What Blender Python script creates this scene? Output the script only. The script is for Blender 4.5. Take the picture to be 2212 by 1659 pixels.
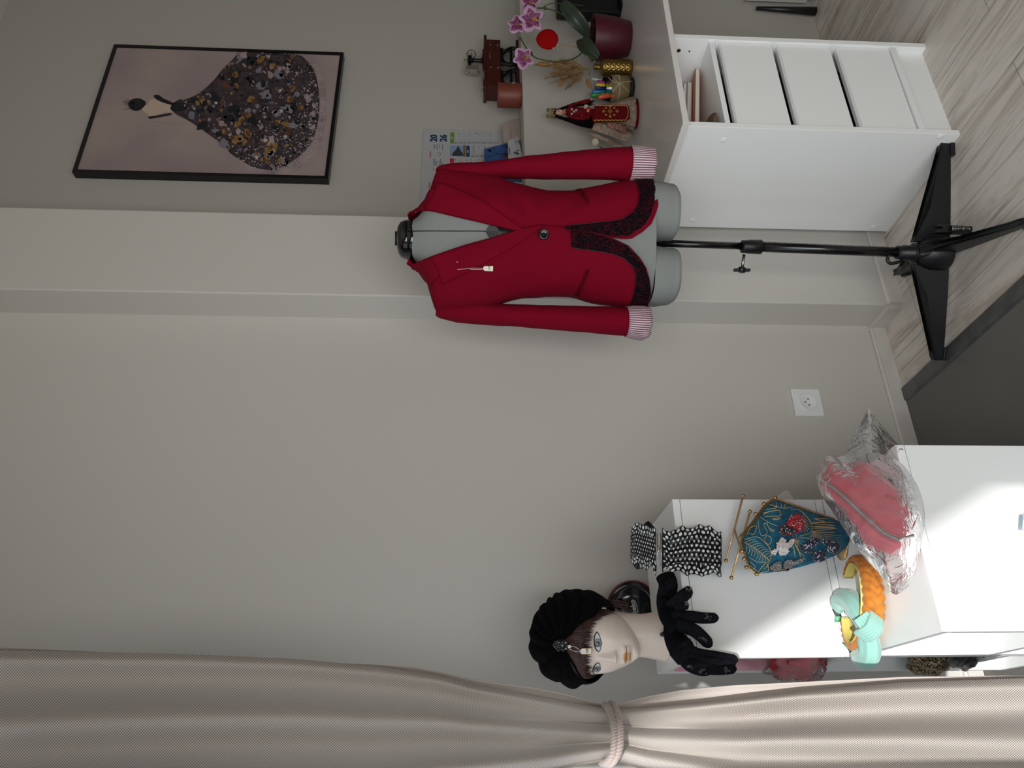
import bpy, bmesh, math, random
from mathutils import Vector, Matrix, noise
random.seed(7)
SC = bpy.context.scene
for o in list(bpy.data.objects): bpy.data.objects.remove(o)
# ------------------------------------------------------------------ camera
# The photograph is a portrait shot stored on its side, so the camera is rolled by ninety degrees.
# Room frame: X runs along the back wall, Y away from the camera towards it, Z is up.
FPX, PITCH, ROLL, YAW, CAMH = 1672.3, .05817, -.01128, .4874, 1.29
def _axes():
    F = Vector((0, math.cos(PITCH), -math.sin(PITCH))); R = Vector((1, 0, 0)); D = F.cross(R)
    R2 = R*math.cos(ROLL)+D*math.sin(ROLL); D2 = -R*math.sin(ROLL)+D*math.cos(ROLL)
    m = Matrix.Rotation(-YAW, 3, 'Z')
    return m@R2, m@D2, m@F
RT, DN, FW = _axes()
CAM = Vector((0, 0, CAMH))
cam = bpy.data.objects.new('camera', bpy.data.cameras.new('camera'))
SC.collection.objects.link(cam); SC.camera = cam
cam.data.sensor_fit = 'HORIZONTAL'; cam.data.sensor_width = 36; cam.data.lens = FPX/2212*36
cam.data.clip_start = .05
cam.matrix_world = Matrix(((DN.x, RT.x, -FW.x, 0), (DN.y, RT.y, -FW.y, 0), (DN.z, RT.z, -FW.z, CAMH), (0, 0, 0, 1)))
# ------------------------------------------------------------------ light and exposure
SC.view_settings.view_transform = 'Standard'; SC.view_settings.look = 'None'
SC.view_settings.gamma = 1; SC.view_settings.use_curve_mapping = False
SC.view_settings.exposure = 0.0
W = bpy.data.worlds.new('sky'); SC.world = W; W.use_nodes = True
W.node_tree.nodes['Background'].inputs[0].default_value = (.75, .86, 1, 1)
W.node_tree.nodes['Background'].inputs[1].default_value = 1.0
SUND = Vector((.24, 1, -.45)).normalized()
sun = bpy.data.lights.new('sun', 'SUN'); sun.energy = 4.6; sun.angle = .012; sun.color = (1, .98, .95)
so = bpy.data.objects.new('sun', sun); SC.collection.objects.link(so); so.location = (-3, -6, 4)
so.rotation_euler = (-SUND).to_track_quat('Z', 'Y').to_euler()
def area(name, loc, d, sx, sy, e, col):
    l = bpy.data.lights.new(name, 'AREA'); l.shape = 'RECTANGLE'; l.size = sx; l.size_y = sy; l.energy = e; l.color = col
    o = bpy.data.objects.new(name, l); SC.collection.objects.link(o); o.location = loc
    o.rotation_euler = (-Vector(d)).to_track_quat('Z', 'Y').to_euler(); return o
area('daylight_shop_window', (-.13, 1.05, 1.25), (1, -.1, -.05), 1.9, .7, 2, (.9, .95, 1))
area('daylight_front_window', (-.13, -.68, 1.08), (1, 0, 0), 1.75, 2.3, 60, (1, .98, .95))

# ------------------------------------------------------------------ small helpers
def at(x, y, X=None, Y=None, Z=None, d=None):
    """pixel (x, y) of the photograph -> the point it shows on a known plane of the room"""
    r = RT*((1659-y-829.5)/FPX)+DN*((x-1106)/FPX)+FW
    if X is not None: t = X/r.x
    elif Y is not None: t = Y/r.y
    elif Z is not None: t = (Z-CAMH)/r.z
    else: t = d
    return CAM+r*t
def lin(h):
    c = [int(h[i:i+2], 16)/255 for i in (0, 2, 4)]
    return tuple((v/12.92 if v <= .04045 else ((v+.055)/1.055)**2.4) for v in c)+(1,)
MATS = {}
def mat(name, h, rough=.6, metal=0, bump=0, bscale=60, var=0, vscale=8, coat=0, trans=0, alpha=1, sheen=0, sss=0, col2=None, stretch=None, detail=4, emit=0):
    if name in MATS: return MATS[name]
    m = bpy.data.materials.new(name); m.use_nodes = True; n = m.node_tree.nodes; l = m.node_tree.links
    b = n['Principled BSDF']; c = lin(h)
    b.inputs['Base Color'].default_value = c; b.inputs['Roughness'].default_value = rough
    b.inputs['Metallic'].default_value = metal; b.inputs['Coat Weight'].default_value = coat
    b.inputs['Transmission Weight'].default_value = trans; b.inputs['Alpha'].default_value = alpha
    b.inputs['Sheen Weight'].default_value = sheen
    if rough >= .8: b.inputs['Specular IOR Level'].default_value = .12
    if sss: b.inputs['Subsurface Weight'].default_value = sss; b.inputs['Subsurface Scale'].default_value = .01
    tc = n.new('ShaderNodeTexCoord'); mp = n.new('ShaderNodeMapping'); l.new(tc.outputs['Object'], mp.inputs[0])
    if stretch: mp.inputs['Scale'].default_value = stretch
    if var or col2:
        t = n.new('ShaderNodeTexNoise'); t.inputs['Scale'].default_value = vscale; t.inputs['Detail'].default_value = detail
        l.new(mp.outputs[0], t.inputs['Vector'])
        r = n.new('ShaderNodeValToRGB'); r.color_ramp.elements[0].position = .35; r.color_ramp.elements[1].position = .65
        c2 = lin(col2) if col2 else tuple(v*(1-var) for v in c[:3])+(1,)
        r.color_ramp.elements[0].color = c2; r.color_ramp.elements[1].color = c
        l.new(t.outputs['Fac'], r.inputs[0]); l.new(r.outputs[0], b.inputs['Base Color'])
    if bump:
        t = n.new('ShaderNodeTexNoise'); t.inputs['Scale'].default_value = bscale; t.inputs['Detail'].default_value = 5
        l.new(mp.outputs[0], t.inputs['Vector'])
        bp = n.new('ShaderNodeBump'); bp.inputs['Strength'].default_value = bump; bp.inputs['Distance'].default_value = .002
        l.new(t.outputs['Fac'], bp.inputs['Height']); l.new(bp.outputs[0], b.inputs['Normal'])
    MATS[name] = m; return m

def tag(o, label=None, cat=None, group=None, kind=None):
    if label: o['label'] = label
    if cat: o['category'] = cat
    if group: o['group'] = group
    if kind: o['kind'] = kind
    return o
def thing(name, loc, label, cat, group=None):
    o = bpy.data.objects.new(name, None); o.empty_display_size = .02; SC.collection.objects.link(o)
    o.location = loc; return tag(o, label, cat, group)
class MB:
    """collects shapes in room coordinates; build() links them as one mesh object"""
    def __init__(s): s.v = []; s.f = []; s.m = []; s.s = []; s.uv = []
    def add(s, vs, fs, m=0, smooth=True, uvs=None):
        b = len(s.v); s.v += [Vector(p) for p in vs]
        for k, f in enumerate(fs):
            s.f.append([i+b for i in f]); s.m.append(m); s.s.append(smooth)
            s.uv.append([uvs[i] for i in f] if uvs else [(0, 0)]*len(f))
        return s
    def box(s, lo, hi, m=0, T=None):
        x0, y0, z0 = lo; x1, y1, z1 = hi
        vs = [(x0, y0, z0), (x1, y0, z0), (x1, y1, z0), (x0, y1, z0), (x0, y0, z1), (x1, y0, z1), (x1, y1, z1), (x0, y1, z1)]
        if T: vs = [T@Vector(p) for p in vs]
        return s.add(vs, [(0, 3, 2, 1), (4, 5, 6, 7), (0, 1, 5, 4), (1, 2, 6, 5), (2, 3, 7, 6), (3, 0, 4, 7)], m, False)
    def grid(s, fn, nu, nv, m=0, closeu=False, uvs=(1, 1), smooth=True):
        vs = []; uv = []
        for j in range(nv+1):
            for i in range(nu+(0 if closeu else 1)):
                vs.append(fn(i/nu, j/nv)); uv.append((i/nu*uvs[0], j/nv*uvs[1]))
        w = nu if closeu else nu+1
        fs = [(j*w+i, j*w+(i+1) % w, (j+1)*w+(i+1) % w, (j+1)*w+i) for j in range(nv) for i in range(nu)]
        return s.add(vs, fs, m, smooth, uv)
    def tube(s, pts, r, n=10, m=0, cap=True, flat=1, up=None, close=False):
        pts = [Vector(p) for p in pts]; N = len(pts)
        rr = r if isinstance(r, (list, tuple)) else [r]*N
        vs = []; nrm = up or Vector((.123, .456, .88))
        for i, p in enumerate(pts):
            a = pts[i-1] if (i or close) else p; c = pts[(i+1) % N] if (i < N-1 or close) else p
            t = (c-a)
            t = t.normalized() if t.length > 1e-9 else Vector((0, 0, 1))
            u = nrm-t*nrm.dot(t)
            if u.length < 1e-5: u = t.orthogonal()
            u.normalize(); w = t.cross(u)
            if not up: nrm = u
            for k in range(n):
                q = 2*math.pi*k/n; vs.append(p+(w*math.cos(q)+u*math.sin(q)*flat)*rr[i])
        fs = [(i*n+k, i*n+(k+1) % n, ((i+1) % N)*n+(k+1) % n, ((i+1) % N)*n+k) for i in range(N if close else N-1) for k in range(n)]
        if cap and not close: fs += [tuple(range(n))[::-1], tuple((N-1)*n+k for k in range(n))]
        return s.add(vs, fs, m)
    def ball(s, c, r, m=0, n=12, sc=(1, 1, 1), T=None):
        c = Vector(c)
        def fn(u, v):
            a = u*2*math.pi; b = (v-.5)*math.pi*.998
            p = Vector((math.cos(b)*math.cos(a)*r*sc[0], math.cos(b)*math.sin(a)*r*sc[1], math.sin(b)*r*sc[2]))
            return c+((T@p) if T else p)
        return s.grid(fn, n, max(4, n//2+1), m, closeu=True)
    def lathe(s, c, prof, n=32, m=0, T=None, cap=True):
        c = Vector(c); vs = []
        for r, z in prof:
            for k in range(n):
                q = 2*math.pi*k/n; p = Vector((r*math.cos(q), r*math.sin(q), z)); vs.append(c+((T@p) if T else p))
        fs = [(i*n+k, i*n+(k+1) % n, (i+1)*n+(k+1) % n, (i+1)*n+k) for i in range(len(prof)-1) for k in range(n)]
        if cap: fs += [tuple(range(n))[::-1], tuple((len(prof)-1)*n+k for k in range(n))]
        return s.add(vs, fs, m)
    def poly(s, pts, off, m=0):
        """a flat outline given thickness off (a vector)"""
        pts = [Vector(p) for p in pts]; off = Vector(off); n = len(pts)
        vs = pts+[p+off for p in pts]
        fs = [tuple(range(n)), tuple(range(n, 2*n))[::-1]]+[(i, i+n, (i+1) % n+n, (i+1) % n) for i in range(n)]
        return s.add(vs, fs, m, False)
    def text(s, body, o, right, up, size, off=.0006, m=0, bold=0, ext=.0003):
        cu = bpy.data.curves.new('t', 'FONT'); cu.body = body; cu.size = size; cu.extrude = ext; cu.offset = bold; cu.resolution_u = 3
        ob = bpy.data.objects.new('t', cu); SC.collection.objects.link(ob); bpy.context.view_layer.update()
        me = ob.evaluated_get(bpy.context.evaluated_depsgraph_get()).to_mesh()
        right = Vector(right).normalized(); up = Vector(up); up = (up-right*up.dot(right)).normalized(); n = right.cross(up)
        s.add([Vector(o)+right*v.co.x+up*v.co.y+n*(v.co.z+off) for v in me.vertices], [tuple(p.vertices) for p in me.polygons], m, False)
        bpy.data.objects.remove(ob); bpy.data.curves.remove(cu); return s
    def build(s, name, mats, parent=None, bevel=0, solid=0, sub=0, label=None, kind=None, fix=True):
        me = bpy.data.meshes.new(name); me.from_pydata([tuple(v) for v in s.v], [], s.f)
        if not isinstance(mats, (list, tuple)): mats = [mats]
        for m in mats: me.materials.append(m)
        uvl = me.uv_layers.new(name='UVMap')
        k = 0
        for p, mi, sm, uv in zip(me.polygons, s.m, s.s, s.uv):
            p.material_index = mi; p.use_smooth = sm
            for q in uv: uvl.data[k].uv = q; k += 1
        if fix:
            bm = bmesh.new(); bm.from_mesh(me); bmesh.ops.recalc_face_normals(bm, faces=bm.faces); bm.to_mesh(me); bm.free()
        o = bpy.data.objects.new(name, me); SC.collection.objects.link(o)
        if parent is not None:
            o.parent = parent
            if parent.type == 'EMPTY': o.matrix_parent_inverse = Matrix.Translation(-parent.location)
        if solid:
            q = o.modifiers.new('s', 'SOLIDIFY'); q.thickness = solid; q.offset = -1
        if bevel:
            q = o.modifiers.new('b', 'BEVEL'); q.width = bevel; q.segments = 2; q.limit_method = 'ANGLE'
        if sub:
            q = o.modifiers.new('u', 'SUBSURF'); q.levels = sub; q.render_levels = sub
        if label: o['label'] = label
        if kind: o['kind'] = kind
        return o
def ipl(pts, x):
    """piecewise linear table lookup"""
    if x <= pts[0][0]: return pts[0][1]
    for a, b in zip(pts, pts[1:]):
        if x <= b[0]:
            t = (x-a[0])/(b[0]-a[0]) if b[0] > a[0] else 1
            return a[1]+(b[1]-a[1])*t
    return pts[-1][1]
def smooth_path(p, n=6):
    p = [Vector(q) for q in p]; out = []
    for i in range(len(p)-1):
        a = p[max(i-1, 0)]; b = p[i]; c = p[i+1]; d = p[min(i+2, len(p)-1)]
        for k in range(n):
            t = k/n
            out.append(.5*((2*b)+(c-a)*t+(2*a-5*b+4*c-d)*t*t+(3*b-a-3*c+d)*t**3))
    return out+[p[-1]]
def facing(n):
    """rotation whose local -Y looks along n (horizontal)"""
    return Matrix.Rotation(math.atan2(n[0], -n[1]), 3, 'Z')

# ------------------------------------------------------------------ materials of the room
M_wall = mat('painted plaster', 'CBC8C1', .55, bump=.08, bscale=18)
M_wallR = mat('greyer plaster', 'B3AFA8', .55, bump=.08, bscale=18); M_wallD = mat('darkened unseen wall', '6B6661', .7)  # M_wallR is a darker tone for the recessed right wall and ledge
M_base = mat('white painted skirting', 'D6D2CC', .5, var=.18, vscale=9, bump=.2, bscale=40)
M_lam = mat('white laminate', 'EDEFEE', .28, bump=.02, bscale=200)
M_lamg = mat('pale grey board', 'B4B1AB', .5)
M_conc = mat('grey floor covering', '6C6A67', .45, var=.15, vscale=3, bump=.05)
M_strip = mat('metal threshold strip', '6F7072', .4, metal=.6, var=.3, vscale=20)
M_black = mat('black plastic', '0B0C0F', .42)
M_steel = mat('bright steel', 'B9B7B2', .3, metal=1)
def floor_mat():
    m = bpy.data.materials.new('grey oak laminate'); m.use_nodes = True; n = m.node_tree.nodes; l = m.node_tree.links
    b = n['Principled BSDF']; b.inputs['Roughness'].default_value = .38
    tc = n.new('ShaderNodeTexCoord'); mp = n.new('ShaderNodeMapping'); l.new(tc.outputs['Object'], mp.inputs[0])
    mp.inputs['Rotation'].default_value = (0, 0, math.radians(90))
    br = n.new('ShaderNodeTexBrick'); br.inputs['Scale'].default_value = 1
    br.inputs['Brick Width'].default_value = 1.2; br.inputs['Row Height'].default_value = .19; br.inputs['Mortar Size'].default_value = .0009
    br.inputs['Color1'].default_value = lin('E0DAD2'); br.inputs['Color2'].default_value = lin('D2CBC2'); br.inputs['Mortar'].default_value = lin('8E877E')
    l.new(mp.outputs[0], br.inputs['Vector'])
    m2 = n.new('ShaderNodeMapping'); m2.inputs['Scale'].default_value = (13, 1.7, 1); l.new(tc.outputs['Object'], m2.inputs[0])
    t = n.new('ShaderNodeTexNoise'); t.inputs['Scale'].default_value = 1.6; t.inputs['Detail'].default_value = 9; t.inputs['Roughness'].default_value = .68; t.inputs['Distortion'].default_value = .9
    l.new(m2.outputs[0], t.inputs['Vector'])
    r = n.new('ShaderNodeValToRGB'); r.color_ramp.elements[0].position = .33; r.color_ramp.elements[0].color = lin('C4BAB0'); r.color_ramp.elements[1].position = .56; r.color_ramp.elements[1].color = (1, 1, 1, 1)
    l.new(t.outputs['Fac'], r.inputs[0])
    mx = n.new('ShaderNodeMixRGB'); mx.blend_type = 'MULTIPLY'; mx.inputs[0].default_value = .8
    l.new(br.outputs[0], mx.inputs[1]); l.new(r.outputs[0], mx.inputs[2]); m3 = n.new('ShaderNodeMapping'); m3.inputs['Scale'].default_value = (70, 2.4, 1); l.new(tc.outputs['Object'], m3.inputs[0])
    t3 = n.new('ShaderNodeTexNoise'); t3.inputs['Scale'].default_value = 1.3; t3.inputs['Detail'].default_value = 6; t3.inputs['Distortion'].default_value = .5; l.new(m3.outputs[0], t3.inputs['Vector'])
    r3 = n.new('ShaderNodeValToRGB'); r3.color_ramp.elements[0].position = .31; r3.color_ramp.elements[0].color = lin('7A7068'); r3.color_ramp.elements[1].position = .42; r3.color_ramp.elements[1].color = (1, 1, 1, 1); l.new(t3.outputs['Fac'], r3.inputs[0])
    mz = n.new('ShaderNodeMixRGB'); mz.blend_type = 'MULTIPLY'; mz.inputs[0].default_value = .5; l.new(mx.outputs[0], mz.inputs[1]); l.new(r3.outputs[0], mz.inputs[2]); l.new(mz.outputs[0], b.inputs['Base Color'])
    bp = n.new('ShaderNodeBump'); bp.inputs['Strength'].default_value = .15; bp.inputs['Distance'].default_value = .001
    l.new(t.outputs['Fac'], bp.inputs['Height']); l.new(bp.outputs[0], b.inputs['Normal'])
    return m
M_floor = floor_mat()
# ------------------------------------------------------------------ room shell
def struct(name, mb, m, **k):
    o = mb.build(name, m, **k); o['kind'] = 'structure'; return o
XR, YB, ZC = 5.5, -2.6, 3.05
WX = -.15; WY = 1.98; RY = 2.03; CY = 1.86; CX0, CX1 = 1.267, 1.56
b = MB(); b.box((1.044, YB, -.1), (XR, 2.2, 0)); struct('floor', b, M_floor)
b = MB(); b.box((WX-.3, YB, -.1), (1.0, 2.2, -.001)); struct('trim_4', b, M_conc)
b = MB(); b.add([(0.998, YB, 0), (1.046, YB, 0), (1.040, YB, .005), (1.004, YB, .005), (.998, 1.965, 0), (1.046, 1.965, 0), (1.040, 1.965, .005), (1.004, 1.965, .005)],
      [(0, 1, 2, 3), (7, 6, 5, 4), (0, 4, 5, 1), (1, 5, 6, 2), (2, 6, 7, 3), (3, 7, 4, 0)], 0, False); struct('trim_1', b, M_strip)
b = MB(); b.box((WX-.3, YB, ZC), (XR+.1, 2.3, ZC+.1)); struct('ceiling', b, M_wall)
b = MB(); b.box((WX-.3, WY, 0), (CX0, WY+.2, ZC)); struct('wall_back', b, M_wall)
b = MB(); b.box((CX0, CY, 0), (CX1, WY+.2, ZC)); struct('wall_pillar', b, M_wall, bevel=.004)
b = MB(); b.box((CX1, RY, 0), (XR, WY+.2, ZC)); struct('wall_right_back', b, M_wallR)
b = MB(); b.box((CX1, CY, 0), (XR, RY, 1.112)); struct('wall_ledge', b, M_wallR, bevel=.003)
b = MB(); b.box((XR, YB, 0), (XR+.1, WY+.2, ZC)); struct('wall_right', b, M_wallD)  # this unseen wall and the front one are darkened to cut bounced light
b = MB(); b.box((WX-.3, YB-.1, 0), (XR+.1, YB, ZC)); struct('wall_front', b, M_wallD)
# window wall on the left: two shop windows with a pier between them
b = MB()
b.box((WX-.12, YB, 0), (WX, -1.8, ZC)); b.box((WX-.12, .42, 0), (WX, .66, ZC)); b.box((WX-.12, 1.46, 0), (WX, 2.2, ZC))
b.box((WX-.12, YB, 0), (WX, 2.2, .12)); b.box((WX-.12, YB, 2.55), (WX, 2.2, ZC)); struct('wall_left', b, M_wall)
b = MB()
for y0, y1 in ((-1.8, .42), (.66, 1.46)):
    for a in ((y0, y0+.04), (y1-.04, y1)): b.box((WX-.1, a[0], .12), (WX-.04, a[1], 2.55))
    for a in ((.12, .16), (2.51, 2.55)): b.box((WX-.1, y0, a[0]), (WX-.04, y1, a[1]))
struct('window_1', b, M_lam)
b = MB(); b.box((-.9, -14, 2.88), (WX-.12, 6, 2.96)); struct('sun_blocker', b, M_lamg)      # unseen slab added outside, its edge cuts off the high sun
b = MB(); b.box((-8, -8, -.12), (WX-.12, 8, -.1)); struct('trim_3', b, mat('pavement', '8C8983', .9, var=.2))
# skirting boards
def skirt(name, pts, t=.014, h=.046):
    b = MB()
    for (x0, y0), (x1, y1) in zip(pts, pts[1:]):
        d = Vector((x1-x0, y1-y0, 0)); d.normalize(); n = Vector((d.y, -d.x, 0))*t
        p = [Vector((x0, y0, 0)), Vector((x1, y1, 0))]
        b.poly([p[0]+n, p[1]+n, p[1]+n+Vector((0, 0, h-.006)), p[0]+n+Vector((0, 0, h-.006))], -n)
        b.poly([p[0]+n*.7+Vector((0, 0, h-.006)), p[1]+n*.7+Vector((0, 0, h-.006)), p[1]+n*.5+Vector((0, 0, h)), p[0]+n*.5+Vector((0, 0, h))], -n*.45)
    struct(name, b, M_base)
skirt('baseboard_back', [(.1, WY), (CX0-.014, WY)])
skirt('baseboard_pillar', [(CX0, WY-.0), (CX0, CY), (CX1+.05, CY)])
# wall socket
sk = thing('wall_socket', (1.0, WY, .25), 'white square power socket low on the back wall above the skirting', 'socket')
b = MB(); b.box((.952, WY-.009, .252), (1.040, WY, .338)); b.build('cover_plate', M_lam, sk, bevel=.003)
Tw = Matrix.Rotation(math.radians(90), 3, 'X')
b = MB(); b.lathe((.996, WY-.009, .295), [(.0275, .0), (.0275, .003), (.0255, .0035), (.0215, .0006), (.0001, .0006)], 40, T=Tw, cap=False); b.build('socket_ring', M_lam, sk)
b = MB()
for dx, dz in ((-.0095, 0), (.0095, 0), (0, .009)): b.lathe((.996+dx, WY-.0088, .295+dz-.002), [(.0022, .0005), (.0022, .0012)], 12, T=Tw)
b.build('socket_hole', M_black, sk)
# ------------------------------------------------------------------ desk with drawer pedestal
zt = .75
dk = thing('desk', (1.69, 1.62, 0), 'long white desk with a three drawer pedestal at its left end', 'desk')
PX0, PX1, PY0, PY1 = 1.513, 1.867, 1.424, 1.822
zz = lambda x: at(x, 266, Y=PY0).z
b = MB(); b.box((PX0, PY0, 0), (PX0+.017, PY1, zt-.016)); b.build('side_panel', M_lam, dk, bevel=.0008)
b = MB(); b.box((PX1-.017, PY0, 0), (PX1, PY1, zt-.016)); b.build('side_panel', M_lam, dk, bevel=.0008)
b = MB(); b.box((PX0+.018, PY1-.012, .06), (PX1-.018, PY1-.002, zt-.017)); b.build('back_panel', M_lam, dk)
zs = zz(1569); b = MB(); b.box((PX0+.0175, PY0+.006, zz(1580)), (PX1-.0175, PY1-.014, zs)); b.build('shelf', M_lam, dk)
for x0, x1 in ((1593.5, 1712), (1727, 1846), (1863, 1981)):
    z1, z0 = zz(x0), zz(x1)
    b = MB(); y = PY0+.008; g = .013
    xa, xb = PX0+.020, PX1-.020
    g = .004
    vs = [(xa, y, z0), (xb, y, z0), (xb, y, z1-g), (xa, y, z1-g), (xb, y+.007, z1), (xa, y+.007, z1), (xb, y+.02, z1), (xa, y+.02, z1), (xb, y+.02, z0), (xa, y+.02, z0)]
    b.add(vs, [(0, 1, 2, 3), (3, 2, 4, 5), (5, 4, 6, 7), (7, 6, 8, 9), (9, 8, 1, 0), (0, 3, 5, 7, 9), (1, 8, 6, 4, 2)], 0, False)
    dr = b.build('drawer', M_lam, dk)
    b = MB(); b.box((xa+.01, y+.022, z0+.004), (xb-.01, PY1-.03, z1-.035)); b.build('drawer_box', M_black, dr)
b = MB(); b.box((PX0+.0175, PY0+.002, zz(1995)), (PX1-.0175, PY0+.035, zz(1983))); b.build('rail', M_lam, dk)
b = MB(); b.box((PX0+.0175, PY0+.022, .0), (PX1-.0175, PY0+.034, zz(1996))); b.build('plinth', M_lam, dk)
M_cap = mat('cover cap plastic', 'F2F2F0', .35)
for x, y in ((1562.5, 303), (2032, 295), (1496, 476), (1888, 490)):
    p = at(x, y, X=PX0); b = MB(); b.lathe((PX0, p.y, p.z), [(.0088, -.002), (.0088, .0006), (.007, .001)], 28, T=Matrix.Rotation(math.radians(-90), 3, 'Y')); b.build('screw_cap', M_cap, dk)
for x, y, r in ((1466, 109, .006), (1489, 110.5, .0025)):
    p = at(x, y, X=PX1-.017); b = MB(); b.lathe((PX1-.0172, p.y, p.z), [(r, 0), (r, .0008), (r*.3, .001)], 20, T=Matrix.Rotation(math.radians(-90), 3, 'Y'))
    b.build('screw_hole', mat('dark steel', '4A4744', .4, metal=.8), dk)
b = MB(); b.box((1.497, 1.398, zt-.016), (3.4, 1.858, zt)); b.build('desk_top', mat('white desk board', 'DAD7D3', .16), dk, bevel=.001)
# far end of the desk: second support and what stands behind it
b = MB(); zb = at(1630, 14, Y=1.79).z; b.box((2.60, 1.785, .0), (3.1, 1.80, zb)); wb = thing('white_cabinet', (2.85, 1.82, 0), 'white cabinet low at the far end under the desk, cut by the photo edge', 'cabinet')
b.build('front_panel', M_lam, wb)
b = MB(); b.box((2.615, 1.8005, .03), (3.085, 1.84, zb)); b.build('body', M_lamg, wb)
b = MB(); p0, p1 = at(1634, 18, Y=1.83), at(1742, 24, Y=1.83)
b.tube([p0, (p1.x, p1.y, .01)], [.007, .016], 14); tag(b.build('black_chair_leg', M_black), 'black tapered leg beside the white cabinet under the desk', 'leg')
b = MB(); b.box((CX1+.3, RY-.022, 0), (3.6, RY-.002, .22)); struct('baseboard_right', b, M_base)
# papers in the open compartment
def slab(name, c, s, ang, m, rz=0, **k):
    T = Matrix.Translation(c)@Matrix.Rotation(rz, 4, 'Z')@Matrix.Rotation(ang, 4, 'Y')
    b = MB(); b.box((-s[0]/2, -s[1]/2, -s[2]/2), (s[0]/2, s[1]/2, s[2]/2), T=T); return b.build(name, m, **k)
M_page = mat('paper block', 'D9D6CF', .8, bump=.5, bscale=300)
M_org = mat('orange card', 'C8701C', .45, var=.2)
A = math.radians(12)
def booklet(name, c, s, mcover, label, cat='magazine'):
    t = thing(name, c, label, cat, None)
    up = Matrix.Rotation(A, 3, 'Y')@Vector((0, 0, 1))
    slab('page_block', c, (s[0]-.006, s[1]-.004, s[2]), A, M_page, parent=t)
    for sg in (-1, 1): slab('cover', Vector(c)+up*sg*(s[2]/2+.0012), (s[0], s[1], .0016), A, mcover, parent=t)
    return t
A = math.radians(8)
c0 = Vector((1.69, 1.665, zs+.032))
up = Matrix.Rotation(A, 3, 'Y')@Vector((0, 0, 1))
booklet('folder', c0-Vector((0, .022, 0)), (.29, .27, .010), M_org, 'orange folder with papers under the white booklets in the open compartment', 'folder')
booklet('magazine', c0+up*.0155, (.24, .26, .010), mat('beige cover', 'A59C90', .5), 'beige booklet lying between the orange folder and the white one', 'magazine')
mg = booklet('magazine', c0+up*.027+Vector((.004, 0, 0)), (.23, .25, .005), mat('white cover', 'BDBCB8', .4), 'white topmost booklet with lines of print under the desk top', 'magazine')
b = MB()
for k in range(6):
    T = Matrix.Translation(c0+up*.0318+Vector((.004, 0, 0)))@Matrix.Rotation(A, 4, 'Y')
    b.box((-.09+k*.012, -.115, 0), (-.085+k*.012, -.05-(k % 3)*.02, .0004), T=T)
b.build('print_line', mat('grey print', '66645F', .7), mg)
b = MB(); b.grid(lambda u, v: Vector((1.577+.04*math.cos(u*6.283)*math.sin(v*3.1416)*.9, 1.53+.09*math.cos(v*3.1416), zs+.016+.0155*math.sin(u*6.283)*math.sin(v*3.1416))), 20, 14, closeu=True)
tag(b.build('pouch', mat('brown leather', '5A4632', .6, bump=.3)), 'small brown leather pouch under the orange folder', 'pouch')

# ------------------------------------------------------------------ framed picture of a ball gown
FY = RY-.03
def pp(x, y, off=0): return at(x, y, Y=FY-off)
c1, c2, c3, c4 = pp(158.5, 366.5), pp(246.2, 91.1), pp(739.9, 117.1), pp(709.5, 391)
fx0, fx1 = (c1.x+c4.x)/2, (c2.x+c3.x)/2; fz1, fz0 = (c1.z+c2.z)/2, (c3.z+c4.z)/2
fr = thing('framed_picture', ((fx0+fx1)/2, RY, fz0), 'black framed painting of a woman in a huge flowered ball gown', 'picture')
M_fr = mat('black frame lacquer', '0A0A0B', .35)
w = .012
b = MB()
for lo, hi in (((fx0, FY, fz0), (fx0+w, RY-.001, fz1)), ((fx1-w, FY, fz0), (fx1, RY-.001, fz1)), ((fx0+w, FY, fz0), (fx1-w, RY-.001, fz0+w)), ((fx0+w, FY, fz1-w), (fx1-w, RY-.001, fz1))): b.box(lo, hi)
b.build('frame', M_fr, fr)
M_cv = mat('painted mauve ground', 'A79690', .6, col2='918182', vscale=3.0, bump=.2, bscale=120)
b = MB(); b.box((fx0+w, FY+.005, fz0+w), (fx1-w, FY+.02, fz1-w)); b.build('canvas', M_cv, fr)
# the painted figure: flat layers of paint on the canvas
PYc = FY+.0048
cr = lambda X, Y: at(100+X/3.16, 50+Y/3.16, Y=PYc)
Z3 = lambda p, k: Vector((max(fx0+w, min(fx1-w, p.x)), PYc-.0003*k, max(fz0+w, min(fz1-w, p.z))))
def paint(b, pts, k, m, sm=1):
    q = [cr(*p) for p in pts]
    if sm > 1: q = smooth_path(q+[q[0]], sm)[:-1]
    b.add([Z3(p, k) for p in q], [tuple(range(len(q)))], m, False)
MP = [mat('dark plum paint', '2B2226', .7, col2='463A3E', vscale=30), mat('ochre paint', '7A5622', .6, col2='8E6E42', vscale=40), mat('lilac grey paint', '76737E', .7), mat('mauve haze paint', '8A777C', .8, col2='A59591', vscale=14),
      mat('white dab paint', 'B9B0AC', .6), mat('pale skin paint', 'C3AC9A', .6), mat('black paint', '17171B', .6), mat('rust paint', '5E3626', .6)]
b = MB()
gown = [(860, 545), (950, 520), (1040, 480), (1130, 405), (1200, 320), (1270, 250), (1340, 190), (1500, 188), (1700, 200), (1815, 300), (1850, 400), (1865, 550), (1850, 700), (1800, 830), (1700, 930), (1560, 1000), (1420, 985), (1320, 930), (1210, 835), (1130, 775), (1040, 712), (960, 660), (870, 610)]
halo = [(1250, 860), (1180, 720), (1300, 200), (1480, 192), (1760, 200), (1880, 330), (1915, 550), (1900, 720), (1850, 860), (1740, 985), (1600, 1048), (1480, 1035), (1380, 1000)]
paint(b, halo, 1, 3, 4); paint(b, gown, 2, 0, 3)
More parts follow.
